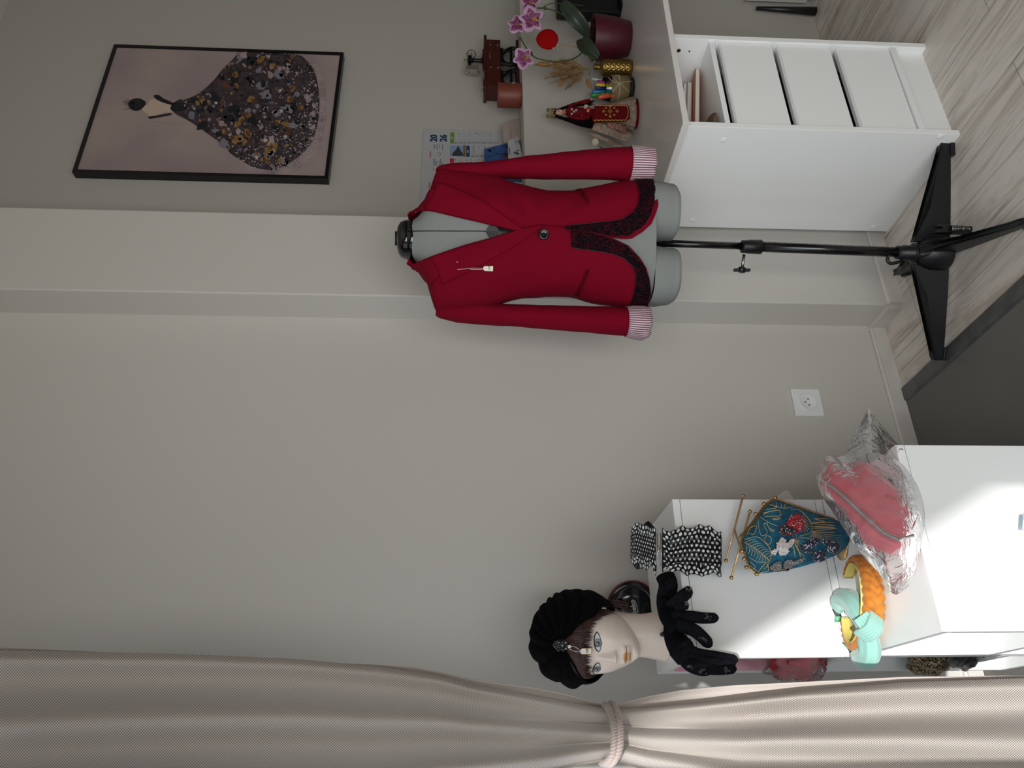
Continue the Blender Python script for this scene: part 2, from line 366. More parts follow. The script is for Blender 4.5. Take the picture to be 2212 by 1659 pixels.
def inside(p, poly):
    c = False; j = len(poly)-1
    for i in range(len(poly)):
        a, d = poly[i], poly[j]
        if (a[1] > p[1]) != (d[1] > p[1]) and p[0] < (d[0]-a[0])*(p[1]-a[1])/(d[1]-a[1])+a[0]: c = not c
        j = i
    return c
rnd = random.Random(3)
def dab(x, y, r, k, m, n=9, asp=1):
    a0 = rnd.random()*3
    pts = []
    for i in range(n):
        a = i/n*6.283; rr = r*(1+rnd.uniform(-.4, .35)); px, py = rr*math.cos(a)*asp, rr*math.sin(a)
        pts.append((x+px*math.cos(a0)-py*math.sin(a0), y+px*math.sin(a0)+py*math.cos(a0)))
    paint(b, pts, k, m)
n = 0
while n < 620:                                         # brush marks and petals in the skirt
    x, y = rnd.uniform(900, 1880), rnd.uniform(190, 1010)
    if not inside((x, y), gown): continue
    q = rnd.random(); big = rnd.random() < .2
    m = 6 if q < .34 else 0 if q < .56 else 1 if q < .70 else 2 if q < .83 else 7 if q < .88 else 3
    if x > 1740 and m in (1, 7): m = 3
    dab(x, y, rnd.uniform(12, 30) if big else rnd.uniform(3, 11), 3+n % 5*.5, m, 9, rnd.uniform(.9, 1.7)); n += 1
for x, y, r in ((1550, 850, 42), (1660, 530, 34), (1290, 350, 26), (1400, 520, 30), (1340, 660, 30), (1220, 745, 24), (1560, 300, 30), (1060, 520, 24), (1370, 750, 40), (1290, 800, 34), (1500, 930, 22), (1680, 450, 28), (1730, 590, 28), (1380, 630, 24), (1300, 430, 20), (1580, 680, 24)):
    for k in range(5): dab(x+rnd.uniform(-r, r)*.45, y+rnd.uniform(-r, r)*.45, r*.5, 7+k*.2, 1 if k < 4 else 7)
for x, y, r in ((1500, 800, 34), (1640, 790, 24), (1150, 560, 26), (1620, 590, 26), (1010, 580, 18), (1510, 240, 20), (1420, 920, 30), (1260, 760, 20), (1590, 470, 20), (1100, 490, 14)):
    for k in range(4): dab(x+rnd.uniform(-r, r)*.6, y+rnd.uniform(-r, r)*.6, r*.4, 8+k*.2, 2 if k < 3 else 4)
n = 0
while n < 620:                                         # white dots towards the hem
    x, y = rnd.uniform(1180, 1900), rnd.uniform(200, 1040)
    t = (x-1250)/650*.8+(y-600)/800
    if not inside((x, y), halo) or rnd.random() > max(0, t)**1.5: continue
    dab(x, y, rnd.uniform(1.8, 4.6), 10, 4, 6); n += 1
paint(b, [(690, 560), (705, 535), (740, 515), (800, 535), (858, 565), (858, 605), (800, 612), (720, 640), (690, 620), (660, 598), (650, 575)], 3, 5, 3)
paint(b, [(735, 495), (765, 490), (800, 515), (865, 545), (860, 560), (800, 545), (745, 518)], 4, 6, 2)
paint(b, [(697, 640), (780, 628), (850, 615), (852, 628), (780, 642), (705, 655)], 4, 6, 2)
paint(b, [(865, 545), (920, 540), (965, 560), (955, 595), (870, 605), (848, 580)], 4, 6, 3)
paint(b, [(640, 515), (680, 540), (665, 575), (630, 598), (590, 595), (560, 560), (580, 525), (610, 515)], 4, 6, 3)
for k in range(16):
    x, y = rnd.uniform(500, 580), 560+rnd.uniform(-50, 50)
    q0, q1 = cr(600, 560+(y-560)*.6), cr(x, y); d = (q1-q0).cross(Vector((0, 1, 0))).normalized()*.0016
    b.add([Z3(q0-d, 5), Z3(q0+d, 5), Z3(q1, 5)], [(0, 1, 2)], 6, False)
for pts in ([(760, 490), (860, 500), (960, 515)], [(700, 665), (740, 672), (840, 685), (960, 690)], [(1040, 712), (1200, 830), (1330, 940), (1400, 1000)], [(1240, 260), (1160, 370), (1060, 455)]):
    q = [cr(*p) for p in pts]
    for a, c in zip(q, q[1:]):
        d = (c-a).cross(Vector((0, 1, 0))).normalized()*.0007; b.add([Z3(a-d, 4), Z3(a+d, 4), Z3(c+d, 4), Z3(c-d, 4)], [(0, 1, 2, 3)], 3, False)
b.build('painted_figure', MP, fr, fix=False)
# fix the winding so every flat dab faces the room
for p in bpy.data.objects['painted_figure'].data.polygons:
    if p.normal.y > 0: p.flip()

# ------------------------------------------------------------------ calendar and cards on the ledge
LZ = 1.112
M_card = mat('white card', 'A9AAAC', .5); M_navy = mat('navy print', '0E3A5C', .5); M_green = mat('green print', '5E8A2C', .5); M_redp = mat('red print', 'B01E2E', .5)
M_dk = mat('dark print', '33353A', .6); M_lt = mat('pale print', '9FB3AC', .6); M_lb = mat('pale blue print', '7E93A8', .6); M_lr = mat('pale red print', 'C58A80', .6)
Yc = RY-.006
cp = lambda x, y, o=0: at(x, y, Y=Yc-o)
K = lambda X, Y, o=0: cp(880+X/7.9, 250+Y/7.9, o)
tl, bl = K(275, 235), K(1690, 262)
x1 = (tl.x+bl.x)/2; x0 = at(915, 470, Y=Yc).x+.03
ca = thing('wall_calendar', ((x0+x1)/2, Yc, LZ), 'large white 2026 year calendar standing on the ledge behind the red jacket', 'calendar')
b = MB(); b.box((x0, Yc, LZ+.001), (x1, RY-.001, tl.z)); b.build('sheet', M_card, ca)
b = MB(); ux, uz = Vector((1, 0, 0)), Vector((0, 0, 1))
P = lambda X, Y: K(X, Y)
b.text('20', P(500, 445), ux, uz, .033, m=0, bold=.0012); b.text('26', P(665, 445), ux, uz, .033, m=0, bold=.0012)
def rect(b, X0, Y0, X1, Y1, m, o=.0008):
    a, c = K(X0, Y0), K(X1, Y1); b.box((min(a.x, c.x), Yc-o, min(a.z, c.z)), (max(a.x, c.x), Yc, max(a.z, c.z)), m)
MC = [M_navy, M_green, M_redp, M_dk, M_lt, M_lb, M_lr, mat('sky print', '7F93B0', .5), mat('earth print', '7A5E33', .5), M_card]
rect(b, 735, 285, 795, 475, 1); rect(b, 1005, 515, 1062, 700, 0); rect(b, 727, 728, 790, 985, 2)
for X, Y, in ((755, 360), (1020, 590), (745, 800)): rect(b, X, Y, X+22, Y+45, 9, .001)
for k in range(4): rect(b, 958+k*180, 292, 975+k*180, 430, 4)
for k in range(2): rect(b, 1120+k*185, 515, 1142+k*185, 650, 5)
for k in range(3): rect(b, 900+k*182, 730, 922+k*182, 900, 6)
for k in range(30): rect(b, 815+k*25.4, 455, 823+k*25.4, 480-(k % 3)*6, 3, .0007)
for k in range(30): rect(b, 815+k*25.4, 415, 818+k*25.4, 437, 5, .0007)
for k in range(12): rect(b, 1085+k*22, 680, 1093+k*22, 700, 3, .0007); rect(b, 1085+k*22, 640, 1088+k*22, 662, 5, .0007)
for X, Y in ((875, 312), (1058, 318), (1238, 324), (1418, 327), (1175, 303), (1220, 540), (820, 752), (1002, 760), (1188, 762), (1228, 744)): rect(b, X-6, Y-6, X+6, Y+6, 3)
rect(b, 728, 505, 992, 700, 7)
q = [K(*p) for p in ((760, 690), (770, 640), (830, 580), (870, 515), (910, 600), (960, 660), (990, 690))]; b.add([Vector((p.x, Yc-.001, p.z)) for p in q], [tuple(range(7))], 3, False)
rect(b, 955, 505, 992, 700, 8, .0012); rect(b, 1635, 300, 1685, 470, 3)
for X, Y0, Y1 in ((455, 490, 580), (508, 490, 590), (548, 490, 550), (600, 490, 590), (448, 735, 870), (497, 770, 870), (540, 770, 870), (592, 785, 870), (445, 900, 950), (497, 900, 940), (470, 500, 560), (470, 740, 860), (565, 730, 850)): 
    for k in range(int((Y1-Y0)/14)): rect(b, X-4, Y0+k*14, X+4, Y0+k*14+9, 3, .0007)
b.text('Audition', K(402, 715), ux, uz, .0085, m=2); b.text('Optique', K(383, 1238), ux, uz, .0085, m=2)
c = K(520, 655); b.tube([Vector((c.x+.006*math.cos(t*.42), Yc-.0006, c.z+.005*math.sin(t*.42))) for t in range(16)], .0004, 5, 5)
b.tube([Vector((c.x+.0105*math.sin(-1.2+t*.2)-.0, Yc-.0006, c.z-.0095*math.cos(-1.2+t*.2))) for t in range(13)], .0005, 5, 3)
b.build('printing', MC, ca)
def card(name, corners, y, th, m, label, cat, group=None, draw=None):
    """a rigid card standing on the ledge in front of the calendar"""
    pts = [Vector((at(px, py, Y=y).x, y, at(px, py, Y=y).z)) for px, py in corners]
    lo = min(p.z for p in pts); 
    for p in pts: p.z += LZ-lo+.0002
    c = sum(pts, Vector())/len(pts)
    t = thing(name, (c.x, y, LZ), label, cat, group)
    b = MB(); b.poly(pts, (0, th, 0)); b.build('card_stock', m, t)
    if draw:
        b = MB(); ms = draw(b, pts, y); b.build('drawing', ms, t)
    return t
q = lambda X, Y: (880+X/7.9, 250+Y/7.9)
def d_blue(b, p, y):
    c = p[0]
    for pts in ([(1510, 630), (1600, 680), (1700, 610)], [(1360, 690), (1420, 700), (1500, 680)]):
        b.tube([Vector((at(*q(*s), Y=y).x, y-.0004, at(*q(*s), Y=y).z)) for s in pts], .0012, 6, 0, flat=.3)
    for s, m, r in (((1400, 600), 1, .007), ((1410, 605), 2, .004), ((1690, 690), 3, .013), ((1600, 650), 0, .004), ((1380, 700), 0, .004), ((1530, 660), 0, .004), ((1710, 545), 4, .006)):
        v = at(*q(*s), Y=y); b.lathe((v.x, y-.0006, v.z), [(r, 0), (r, .0005)], 14, m, T=Tw)
    return [mat('leaf print', '1D4A3A', .6), M_dk, mat('lime print', '8B9A2A', .6), mat('brown print', '4A2B22', .6), M_black]
card('postcard', [q(1345, 565), q(1700, 480), q(1960, 440), q(1960, 1180), q(1350, 1180)], RY-.03, .0012, mat('blue card', '35558C', .5, var=.25, vscale=50), 'blue illustrated card with a green twig on the ledge before the calendar', 'card', None, d_blue)
def d_bc(b, p, y):
    o = at(*q(1760, 670), Y=y); r = (at(*q(1735, 440), Y=y)-at(*q(1755, 670), Y=y)); r.y = 0
    b.text("L'Adultine", o+Vector((0, -.0005, 0)), r, Vector((0, 0, 1)), .0085, m=0)
    for k, L in ((0, .016), (1, .02), (2, .014), (3, .018)):
        v = at(*q(1830+k*22, 400+k*8), Y=y); b.box((v.x-L, y-.0008, v.z-.0006), (v.x, y-.0002, v.z+.0004), 1)
    for s, r, m in (((1840, 640), .006, 2), ((1880, 650), .005, 3), ((1880, 600), .004, 4)):
        v = at(*q(*s), Y=y); b.lathe((v.x, y-.0006, v.z), [(r, 0), (r, .0004)], 12, m, T=Tw)
    return [mat('purple ink', '544064', .6), M_dk, mat('teal print', '4F7480', .6), mat('slate print', '46506A', .6), mat('pink print', '9A6A78', .6)]
card('business_card', [q(1715, 425), q(1890, 365), q(1960, 690), q(1940, 750), q(1725, 780)], RY-.085, .008, M_card, 'stack of white business cards with purple script on the ledge', 'cards', None, d_bc)
M_pink = mat('faded pink leaflet', 'A3948A', .6, var=.12, vscale=20)
def d_leaf(b, p, y):
    for X, Y0, Y1 in ((1770, 190, 380), (1750, 270, 360), (1900, 200, 320), (1860, 260, 330)):
        a, c = at(*q(X, Y0), Y=y), at(*q(X, Y1), Y=y); b.box((c.x, y-.0006, a.z-.0006), (a.x, y-.0001, a.z+.0004), 0)
    return [mat('faint print', '6F655F', .7)]
card('leaflet', [q(1665, 150), q(1870, 60), q(1965, 40), q(1990, 420), q(1700, 470)], RY-.05, .004, M_pink, 'faded pink leaflet leaning beside the business cards on the ledge', 'leaflet', None, d_leaf)
card('leaflet', [q(1725, 1130), q(1990, 1140), q(2000, 1230), q(1740, 1230)], RY-.07, .003, M_card, 'white printed flyer seen between jacket sleeve and body', 'flyer')

# ------------------------------------------------------------------ dress form with the red jacket
M0 = Vector((1.245, 1.575, 0)); DR = Vector((RT.x, RT.y, 0)).normalized(); DB = Vector((-DR.y, DR.x, 0))    # its right and its back
SP = .001178
zx = lambda x: 1.445-(x-880)*SP
lx = lambda y: (528-y)*SP
def loc(l, yb, z): return M0+DR*l+DB*yb+Vector((0, 0, z))
JW = [(884, 50, .056), (895, 54, .062), (905, 60, .068), (920, 79, .074), (930, 112, .079), (938, 138, .082), (944, 150, .085), (955, 153, .089), (1000, 148, .1), (1069, 136, .113), (1105, 124, .11), (1142, 116, .1), (1180, 112, .094), (1240, 112, .096), (1275, 122, .104), (1354, 136, .114), (1410, 139, .117)]
BW = [(893, 42, .05), (898, 45, .053), (903, 49, .056), (912, 60, .062), (925, 88, .069), (936, 118, .074), (945, 134, .078), (960, 140, .083), (1000, 138, .092), (1069, 128, .104), (1142, 108, .092), (1180, 104, .086), (1240, 105, .088), (1275, 114, .096), (1354, 128, .106), (1400, 133, .11), (1435, 132, .108), (1450, 125, .1), (1458, 112, .09)]
NE = 2.35
def prof(T, x): return ipl([(a, w) for a, w, d in T], x)*SP, ipl([(a, d) for a, w, d in T], x)
def spt(T, x, th, off=0):
    w, d = prof(T, x); w += off; d += off
    s, c = math.sin(th), math.cos(th)
    bust = 0
    if T is JW or T is BW:
        for sg in (-1, 1):
            a = math.sin(th)*w-sg*.062; bust += .016*math.exp(-(a/.045)**2-((x-1045)*SP/.065)**2)*max(0, c)
    return loc(math.copysign(abs(s)**(2/NE), s)*w, -math.copysign(abs(c)**(2/NE), c)*d-bust, zx(x))
def th_of(T, x, y):
    w, d = prof(T, x); v = lx(y)/w
    return math.asin(max(-1, min(1, math.copysign(abs(v)**(NE/2), v))))
def drape(x, y, off=0, T=None):
    """point of the photo's front view laid on the jacket's surface"""
    return spt(T or JW, x, th_of(T or JW, x, y), off)
# --- the form
fm = thing('dress_form', (M0.x, M0.y, 0), 'grey tailor dress form on a black four footed stand wearing the red jacket', 'dress form')
M_grey = mat('grey jersey', '868A87', .85, bump=.15, bscale=900)
xs = [893, 896, 898, 900, 903, 906, 912, 918, 925, 930, 936, 940, 945, 952, 960, 975, 1000, 1035, 1069, 1105, 1142, 1180, 1210, 1240, 1275, 1310, 1354, 1380, 1400]
b = MB()
b.grid(lambda u, v: spt(BW, xs[min(len(xs)-1, round(v*(len(xs)-1)))], u*2*math.pi), 56, len(xs)-1, closeu=True)
n0 = len(b.v)-56
# two thighs below the crotch notch
for sg in (-1, 1):
    rows = [(1400, 2, 133), (1425, 6, 134), (1440, 8, 131), (1450, 8, 130), (1457, 9, 125), (1459, 12, 119)]
    def leg(u, v, sg=sg):
        k = v*(len(rows)-1); i = min(int(k), len(rows)-2); t = k-i
        r = [rows[i][j]*(1-t)+rows[i+1][j]*t for j in range(3)]
        a = u*2*math.pi; wi = (r[2]-r[1])/2*SP; c = (r[2]+r[1])/2*SP*sg; d = prof(BW, min(r[0], 1440))[1]*.93*(1 if r[0] < 1455 else .93)
        s_, c_ = math.sin(a), math.cos(a)
        x = math.copysign(abs(s_)**.75, s_)*wi+c
        return loc(x, -math.copysign(abs(c_)**.85, c_)*d, zx(r[0]-(3 if sg > 0 else 0)))
    b.grid(leg, 36, 10, closeu=True); m = len(b.v)-36; b.add(b.v[m:m+36], [tuple(range(36))], 0, False)
b.build('torso', M_grey, fm)
M_gloss = mat('glossy black plastic', '08080A', .12, coat=.5)
b = MB()
T = Matrix.Scale(1, 3); cz = zx(901)
yaw = Matrix((DR, DB, Vector((0, 0, 1)))).transposed()
b.lathe(loc(0, .0, cz), [(.0, .0), (.051, .0), (.0525, .004), (.0525, .022), (.0505, .024), (.0505, .026), (.0495, .036), (.045, .048), (.035, .056), (.02, .0595), (0.0001, .0605)], 48, T=yaw@Matrix.Diagonal((1, .98, .85)))
b.build('neck_cap', M_gloss, fm, bevel=0)
b = MB(); b.tube([loc(-.017, -.016, cz+.052), loc(.017, -.016, cz+.052)], .006, 14, flat=.4, up=Vector((0, 0, 1))); b.box((-.012, -.035, .036), (.012, -.030, .040), T=Matrix.Translation(loc(0, 0, cz-.004))@yaw.to_4x4()); b.build('cap_handle', mat('matt black', '050506', .5), fm)
for y in (538, 504): 
    b = MB(); p = loc(lx(y)*.95, -.0495+abs(lx(y))*.1, cz+.008); b.ball(p, .0026, 0, 12); b.build('cap_screw', M_steel, fm)
def strp(b, pts, r, T=BW, off=.0015, n=6, m=0): b.tube(smooth_path([drape(x, y, off, T) for x, y in pts], 4), r, n, m)
b = MB(); strp(b, [(884, 518), (930, 520), (980, 522), (1030, 523), (1052, 524)], .0011); b.build('cord', M_black, fm)
b = MB()
outer = [(1046, 524), (1053, 512), (1062, 507), (1092, 512), (1108, 524), (1092, 536), (1062, 541), (1053, 536)]
b.add([drape(x, y, .003, BW) for x, y in outer]+[drape(1075, 524, .006, BW)], [(i, (i+1) % 8, 8) for i in range(8)], 0, False)
b.add([drape(x, y, .001, BW) for x, y in outer], [tuple(range(8))], 0, False)
b.build('dial_cover', M_black, fm)
# telescopic pole and its foot
xp = lambda x, y, Yb=0: at(x, y, d=0)
def onform(x, y):     # pixel -> point in the vertical plane through the pole
    r = at(x, y, d=1)-CAM; t = (M0-CAM).dot(DB)/r.dot(DB); return CAM+r*t
b = MB(); b.tube([loc(.006, 0, .83), loc(.003, 0, .57)], .0095, 20); b.build('upper_tube', mat('black enamel', '0A0A0C', .25, coat=.3), fm)
P0, P1 = onform(1625, 532), onform(1948, 546)
b = MB(); b.tube([P0+Vector((0, 0, .01)), P1-Vector((0, 0, .06))], .0135, 24); tb = b.build('lower_tube', mat('black enamel', '0A0A0C', .25), fm)
b = MB(); d = (P1-P0)
for k in range(58):
    c = P0+d*(.06+.88*k/57); f = -DB*.0137+DR*(.0015 if k % 5 else .003)
    w_ = .0016 if k % 5 else .0035; c = c+Matrix.Rotation(.75, 3, 'Z')@f
    b.box((-w_, -.0002, -.0005), (w_, .0002, .0005), T=Matrix.Translation(c)@yaw.to_4x4()@Matrix.Rotation(.75, 4, 'Z'))
o = b.build('scale_marks', mat('white print', 'C9CCCC', .6), tb)
p = onform(1622, 533); b = MB(); b.lathe(p-Vector((0, 0, .028)), [(.017, 0), (.019, .002), (.018, .036), (.0165, .042), (.0165, .052), (.012, .053)], 30); cl = b.build('clamp_collar', M_black, fm)
k0, k1 = onform(1607, 550), onform(1603, 581); 
b = MB(); b.tube([k0, k1], [.004, .004], 12); b.build('clamp_bolt', M_steel, cl)
b = MB(); b.tube([k1-(k1-k0)*.1+Vector((0, 0, 0)), k1+(k1-k0)*.25], [.014, .013], 18, flat=.7); b.box((-.021, -.007, -.004), (.021, .007, .004), T=Matrix.Translation((k1+(k1-k0)*.08))@yaw.to_4x4()@Matrix.Rotation(math.radians(90), 4, 'Y')); b.build('clamp_knob', M_black, cl, bevel=.002)
HB = at(2060, 548, Z=0.0); HB = Vector((P1.x, P1.y, 0))
M_foot = mat('black nylon', '111317', .42, bump=.05, bscale=400)
b = MB(); b.lathe(HB, [(.030, .030), (.043, .032), (.045, .042), (.044, .075), (.036, .098), (.030, .105), (.024, .112), (.022, .118), (.0215, .126), (.020, .128), (.020, .150), (.0175, .152), (.0175, .165)], 36); b.build('hub', M_foot, fm)
b = MB(); b.lathe(HB, [(.026, .119), (.0262, .122), (.022, .124)], 30); b.lathe(HB, [(.0255, .113), (.0258, .116), (.022, .118)], 30); b.build('hub_ring', M_black, fm)
def foot(tip, r0=.03, h0=.095, h1=.034, zlow=.022, t=.012):
    tip = Vector(tip); d = (tip-HB); L = d.length; d.normalize(); n = Vector((-d.y, d.x, 0))
    pr = [(r0, .122, .022), (r0+.02, .112, .02), (L*.4, .075, .016), (L*.7, .056, .012), (L-.035, .042, .010), (L-.012, .040, 0), (L, .034, 0)]
    b = MB()
    top = [HB+d*a+Vector((0, 0, z1)) for a, z1, z0 in pr]; bot = [HB+d*a+Vector((0, 0, z0)) for a, z1, z0 in pr]
    b.poly([p-n*t/2 for p in top+bot[::-1]], n*t)
    b.box((L-.035, -.011, .0), (L, .011, .012), T=Matrix.Translation(HB)@Matrix((d, n, Vector((0, 0, 1)))).transposed().to_4x4())
    for s in (1, -1):
        b.poly([p+n*s*t/2*.8+Vector((0, 0, -.002)) for p in top]+[p+n*s*t/2*.8+Vector((0, 0, .002)) for p in top[::-1]], n*s*.004)
    b.build('leg', M_foot, fm, bevel=.0025)
tR, tL = at(2058, 311, Z=.0), at(2042, 778, Z=.0)
tF = HB+(HB-(tR+tL)/2)*0+Vector((-.115, -.27, 0)); tBk = HB+Vector((.10, .225, 0))
for t_ in (tR, tL, tF, tBk): foot((t_.x, t_.y, 0))
# hem marker clipped to the right foot
rm = MB(); q0 = onform(2026, 492); f = lambda x, y, o=-.06: (lambda r: CAM+r*(((M0+DB*o)-CAM).dot(DB)/r.dot(DB)))(at(x, y, d=1)-CAM)
rm.poly([f(2056, 487), f(2109, 489), f(2109, 498), f(2056, 503)], DB*.008); rm.poly([f(2105, 491), f(2125, 486), f(2137, 491), f(2137, 497), f(2112, 506), f(2096, 506), f(2056, 504), f(2056, 500), f(2100, 500)], DB*.014)
mk = thing('hem_marker', f(2060, 492), 'black hem marker ruler with white scale clipped on the stand leg', 'hem marker'); rm.build('ruler', M_black, mk)
b = MB(); b.poly([f(2025, 483, -.05), f(2052, 483, -.05), f(2056, 488, -.05), f(2056, 503, -.05), f(2025, 502, -.05), f(2027, 495, -.05), f(2038, 494, -.05), f(2038, 490, -.05), f(2027, 489, -.05)], DB*.02); b.build('clip', M_foot, mk, bevel=.001)
b = MB(); M_wp = mat('white print', 'C9CCCC', .6)
def ln(p, q_, w_=.0007, mb=None): (mb or b).tube([f(*p, -.0608), f(*q_, -.0608)], w_, 4)
ln((2058, 493), (2097, 493))
for x, a, c in ((2058, 490, 497), (2070, 493, 496), (2082, 489, 496), (2094, 492, 497), (2058, 490, 490)): ln((x, a), (x, c))
for k, x in enumerate((2060, 2063, 2066, 2071, 2074, 2088, 2091)): ln((x, 489), (x, 490.5), .0009)
for x in (2062, 2065, 2080): ln((x, 495), (x, 496), .0009)
b.build('scale_print', M_wp, mk)
cb = MB(); pth = [f(2109, 507, -.05), f(2085, 511, -.055), f(2060, 513, -.06), f(2040, 518, -.062), f(2022, 532, -.06), f(2008, 548, -.052), f(1990, 556, -.03), f(1968, 563, -.01)]
cb.tube(smooth_path(pth, 6), .0016, 8); cb.build('air_tube', M_black, mk)
b = MB(); g_ = lambda x, y: f(x, y, .0)
b.tube(smooth_path([g_(1918, 556), g_(1917, 563), g_(1924, 569), g_(1938, 567), g_(1948, 563)], 5), .0045, 10); b.build('tube_end', M_black, mk)

# --- the jacket
jk = thing('jacket', loc(0, 0, zx(1404)), 'red tailored jacket trimmed with black lace and buttoned on the dress form', 'jacket')
M_red = mat('crimson cotton', '74031E', .9, bump=.25, bscale=14)
M_red.node_tree.nodes['Noise Texture'].inputs['Distortion'].default_value = .6
IL = [(884, 571), (895, 582), (905, 581), (925, 575), (940, 571), (1000, 553), (1060, 538), (1100, 525), (1135, 513), (1165, 507), (1200, 507), (1215, 511), (1260, 519), (1300, 529), (1340, 547), (1365, 571), (1380, 592), (1390, 618), (1396, 640), (1399, 666)]
IR = [(884, 478), (905, 474), (923, 477), (990, 496), (1053, 512), (1100, 521), (1130, 526), (1200, 524), (1215, 514), (1300, 529), (1330, 534), (1347, 533), (1370, 519), (1388, 502), (1398, 480), (1405, 458), (1407, 442), (1404, 395)]
def wob(x, th, k): 
    p = Vector((th*1.3+k*9, (x-900)/90, k*3.1)); return noise.noise(p)*.0045+noise.noise(p*2.7)*.0018
def pull(x, y):       # creases running from the button
    dx, dy = x-1165, y-527; r = math.hypot(dx, dy)+1e-6; a = math.atan2(dy, dx)
    return .0022*math.sin(a*9)*math.exp(-((r-60)/55)**2)
jr = sorted(set(list(range(884, 946, 5))+list(range(950, 1340, 11))+list(range(1340, 1407, 4))+[1405]))
for name, I, sg, off, k in (('right', IR, 1, .001, 1), ('left', IL, -1, .0045, 2)):
    b = MB(); NU = 46
    xend = 1404 if sg > 0 else 1399
    rows = [x for x in jr if x < xend]+[xend]
    def fn(u, v, I=I, sg=sg, off=off, k=k, rows=rows):
        x = rows[round(v*(len(rows)-1))]; t0 = th_of(JW, x, ipl(I, x)); t1 = sg*math.pi
        th = t0+(t1-t0)*u
        yy = 528-prof(JW, x)[0]/SP*math.sin(th)
        e = (pull(x, yy)+wob(x, th, k)*(1 if x > 950 else .3))*(1 if math.cos(th) > -.2 else 0)
        return spt(JW, x, th, off+e)
    b.grid(fn, NU, len(rows)-1, uvs=(8, 20))
    b.build('front_panel', M_red, jk, solid=.0022)
# lapels and collar
def flapc(name, inner, outer, xa, xb, off, n=26, nu=8, lift=.003):
    b = MB()
    def fn(u, v):
        x = xa+(xb-xa)*v; y0, y1 = ipl(inner, x), ipl(outer, x); y = y0+(y1-y0)*u
        return drape(x, y, off+lift*math.sin(min(1, u)*3.14)*.6+lift*1.7*u)
    b.grid(fn, nu, n); return b.build(name, M_red, jk, solid=.0022)
OL = [(933, 573), (953, 602), (953.5, 610), (959, 625), (1000, 607), (1040, 590), (1100, 556), (1165, 511)]
OR = [(923, 476), (941, 449), (943, 424), (968, 431), (1023, 459.5), (1060, 483), (1110, 514), (1130, 527)]
lpl = flapc('lapel', IL, OL, 933, 1165, .0085, 44)
flapc('lapel', IR, OR, 923, 1128, .005, 44)
flapc('collar', [(883, 568), (895, 579), (933, 574), (953, 602)], [(883, 570), (890, 581), (895, 590), (920, 608), (930, 622), (940, 620), (948, 612), (953, 603)], 884, 953, .006, 20)
flapc('collar', [(883, 480), (895, 478), (923, 476), (943, 446)], [(883, 477), (890, 474), (900, 470), (920, 451), (930, 438), (938, 434), (943, 443)], 884, 943, .0035, 20)
b = MB()
b.grid(lambda u, v: spt(JW, 884+v*14-4, math.pi+(u-.5)*3.5, .004+.006*v), 30, 5); b.build('collar_back', M_red, jk, solid=.003)
# sleeves and turned back striped cuffs
def sleeve(rows, k):
    """rows: x, outer y, inner y, depth offset"""
    b = MB(); n = 30
    rws = []
    for i in range(len(rows)-1):
        for t in (0, .25, .5, .75): rws.append([rows[i][j]*(1-t)+rows[i+1][j]*t for j in range(4)])
    rws.append(rows[-1])
    def fn(u, v):
        x, yo, yi, db = rws[round(v*(len(rws)-1))]; c = (yo+yi)/2; r = abs(yo-yi)/2*SP; a = u*2*math.pi
        r2 = max(r*1.05, .012)+.006
        wv = noise.noise(Vector((math.cos(a)*1.2, math.sin(a)*1.2+k*5, x/38)))*.0035
        return loc(lx(c)+math.cos(a)*(r+wv*.4), db+math.sin(a)*(r2+wv), zx(x))
    b.grid(fn, n, len(rws)-1, closeu=True); return b, fn
SR = [(940, 377, 381, .0), (942, 371, 388, .0), (946, 367.5, 396, .0), (955, 364.5, 404, .0), (975, 361.5, 408, .0), (1010, 359, 408, -.002), (1045, 357.5, 402, -.004), (1066, 355, 393, -.006), (1100, 350, 391.5, -.010), (1150, 343, 392.5, -.014), (1200, 338, 393, -.020), (1260, 331, 392, -.026), (1310, 327, 394, -.032), (1358, 325, 396.5, -.036)]
SL = [(943, 690, 684, .0), (946, 693, 675, .0), (952, 696, 668, .0), (965, 699.5, 660, .0), (990, 705, 656, .0), (1030, 708, 656, -.002), (1070, 710, 661, -.006), (1100, 711, 663, -.010), (1150, 715, 664.5, -.014), (1200, 718.5, 665, -.020), (1260, 723, 666, -.026), (1310, 727, 667, -.032), (1356, 730, 668, -.036)]
M_str = bpy.data.materials.new('striped cuff cotton'); M_str.use_nodes = True
n_ = M_str.node_tree.nodes; l_ = M_str.node_tree.links; bs = n_['Principled BSDF']; bs.inputs['Roughness'].default_value = .8
tc = n_.new('ShaderNodeUVMap'); wv = n_.new('ShaderNodeTexWave'); wv.inputs['Scale'].default_value = 1; wv.wave_profile = 'SIN'; wv.inputs['Distortion'].default_value = .25; wv.bands_direction = 'X'
rp = n_.new('ShaderNodeValToRGB'); rp.color_ramp.elements[0].position = .35; rp.color_ramp.elements[0].color = lin('6E4650'); rp.color_ramp.elements[1].position = .6; rp.color_ramp.elements[1].color = lin('D8C2CB')
l_.new(tc.outputs[0], wv.inputs['Vector']); l_.new(wv.outputs['Fac'], rp.inputs[0]); l_.new(rp.outputs[0], bs.inputs['Base Color'])
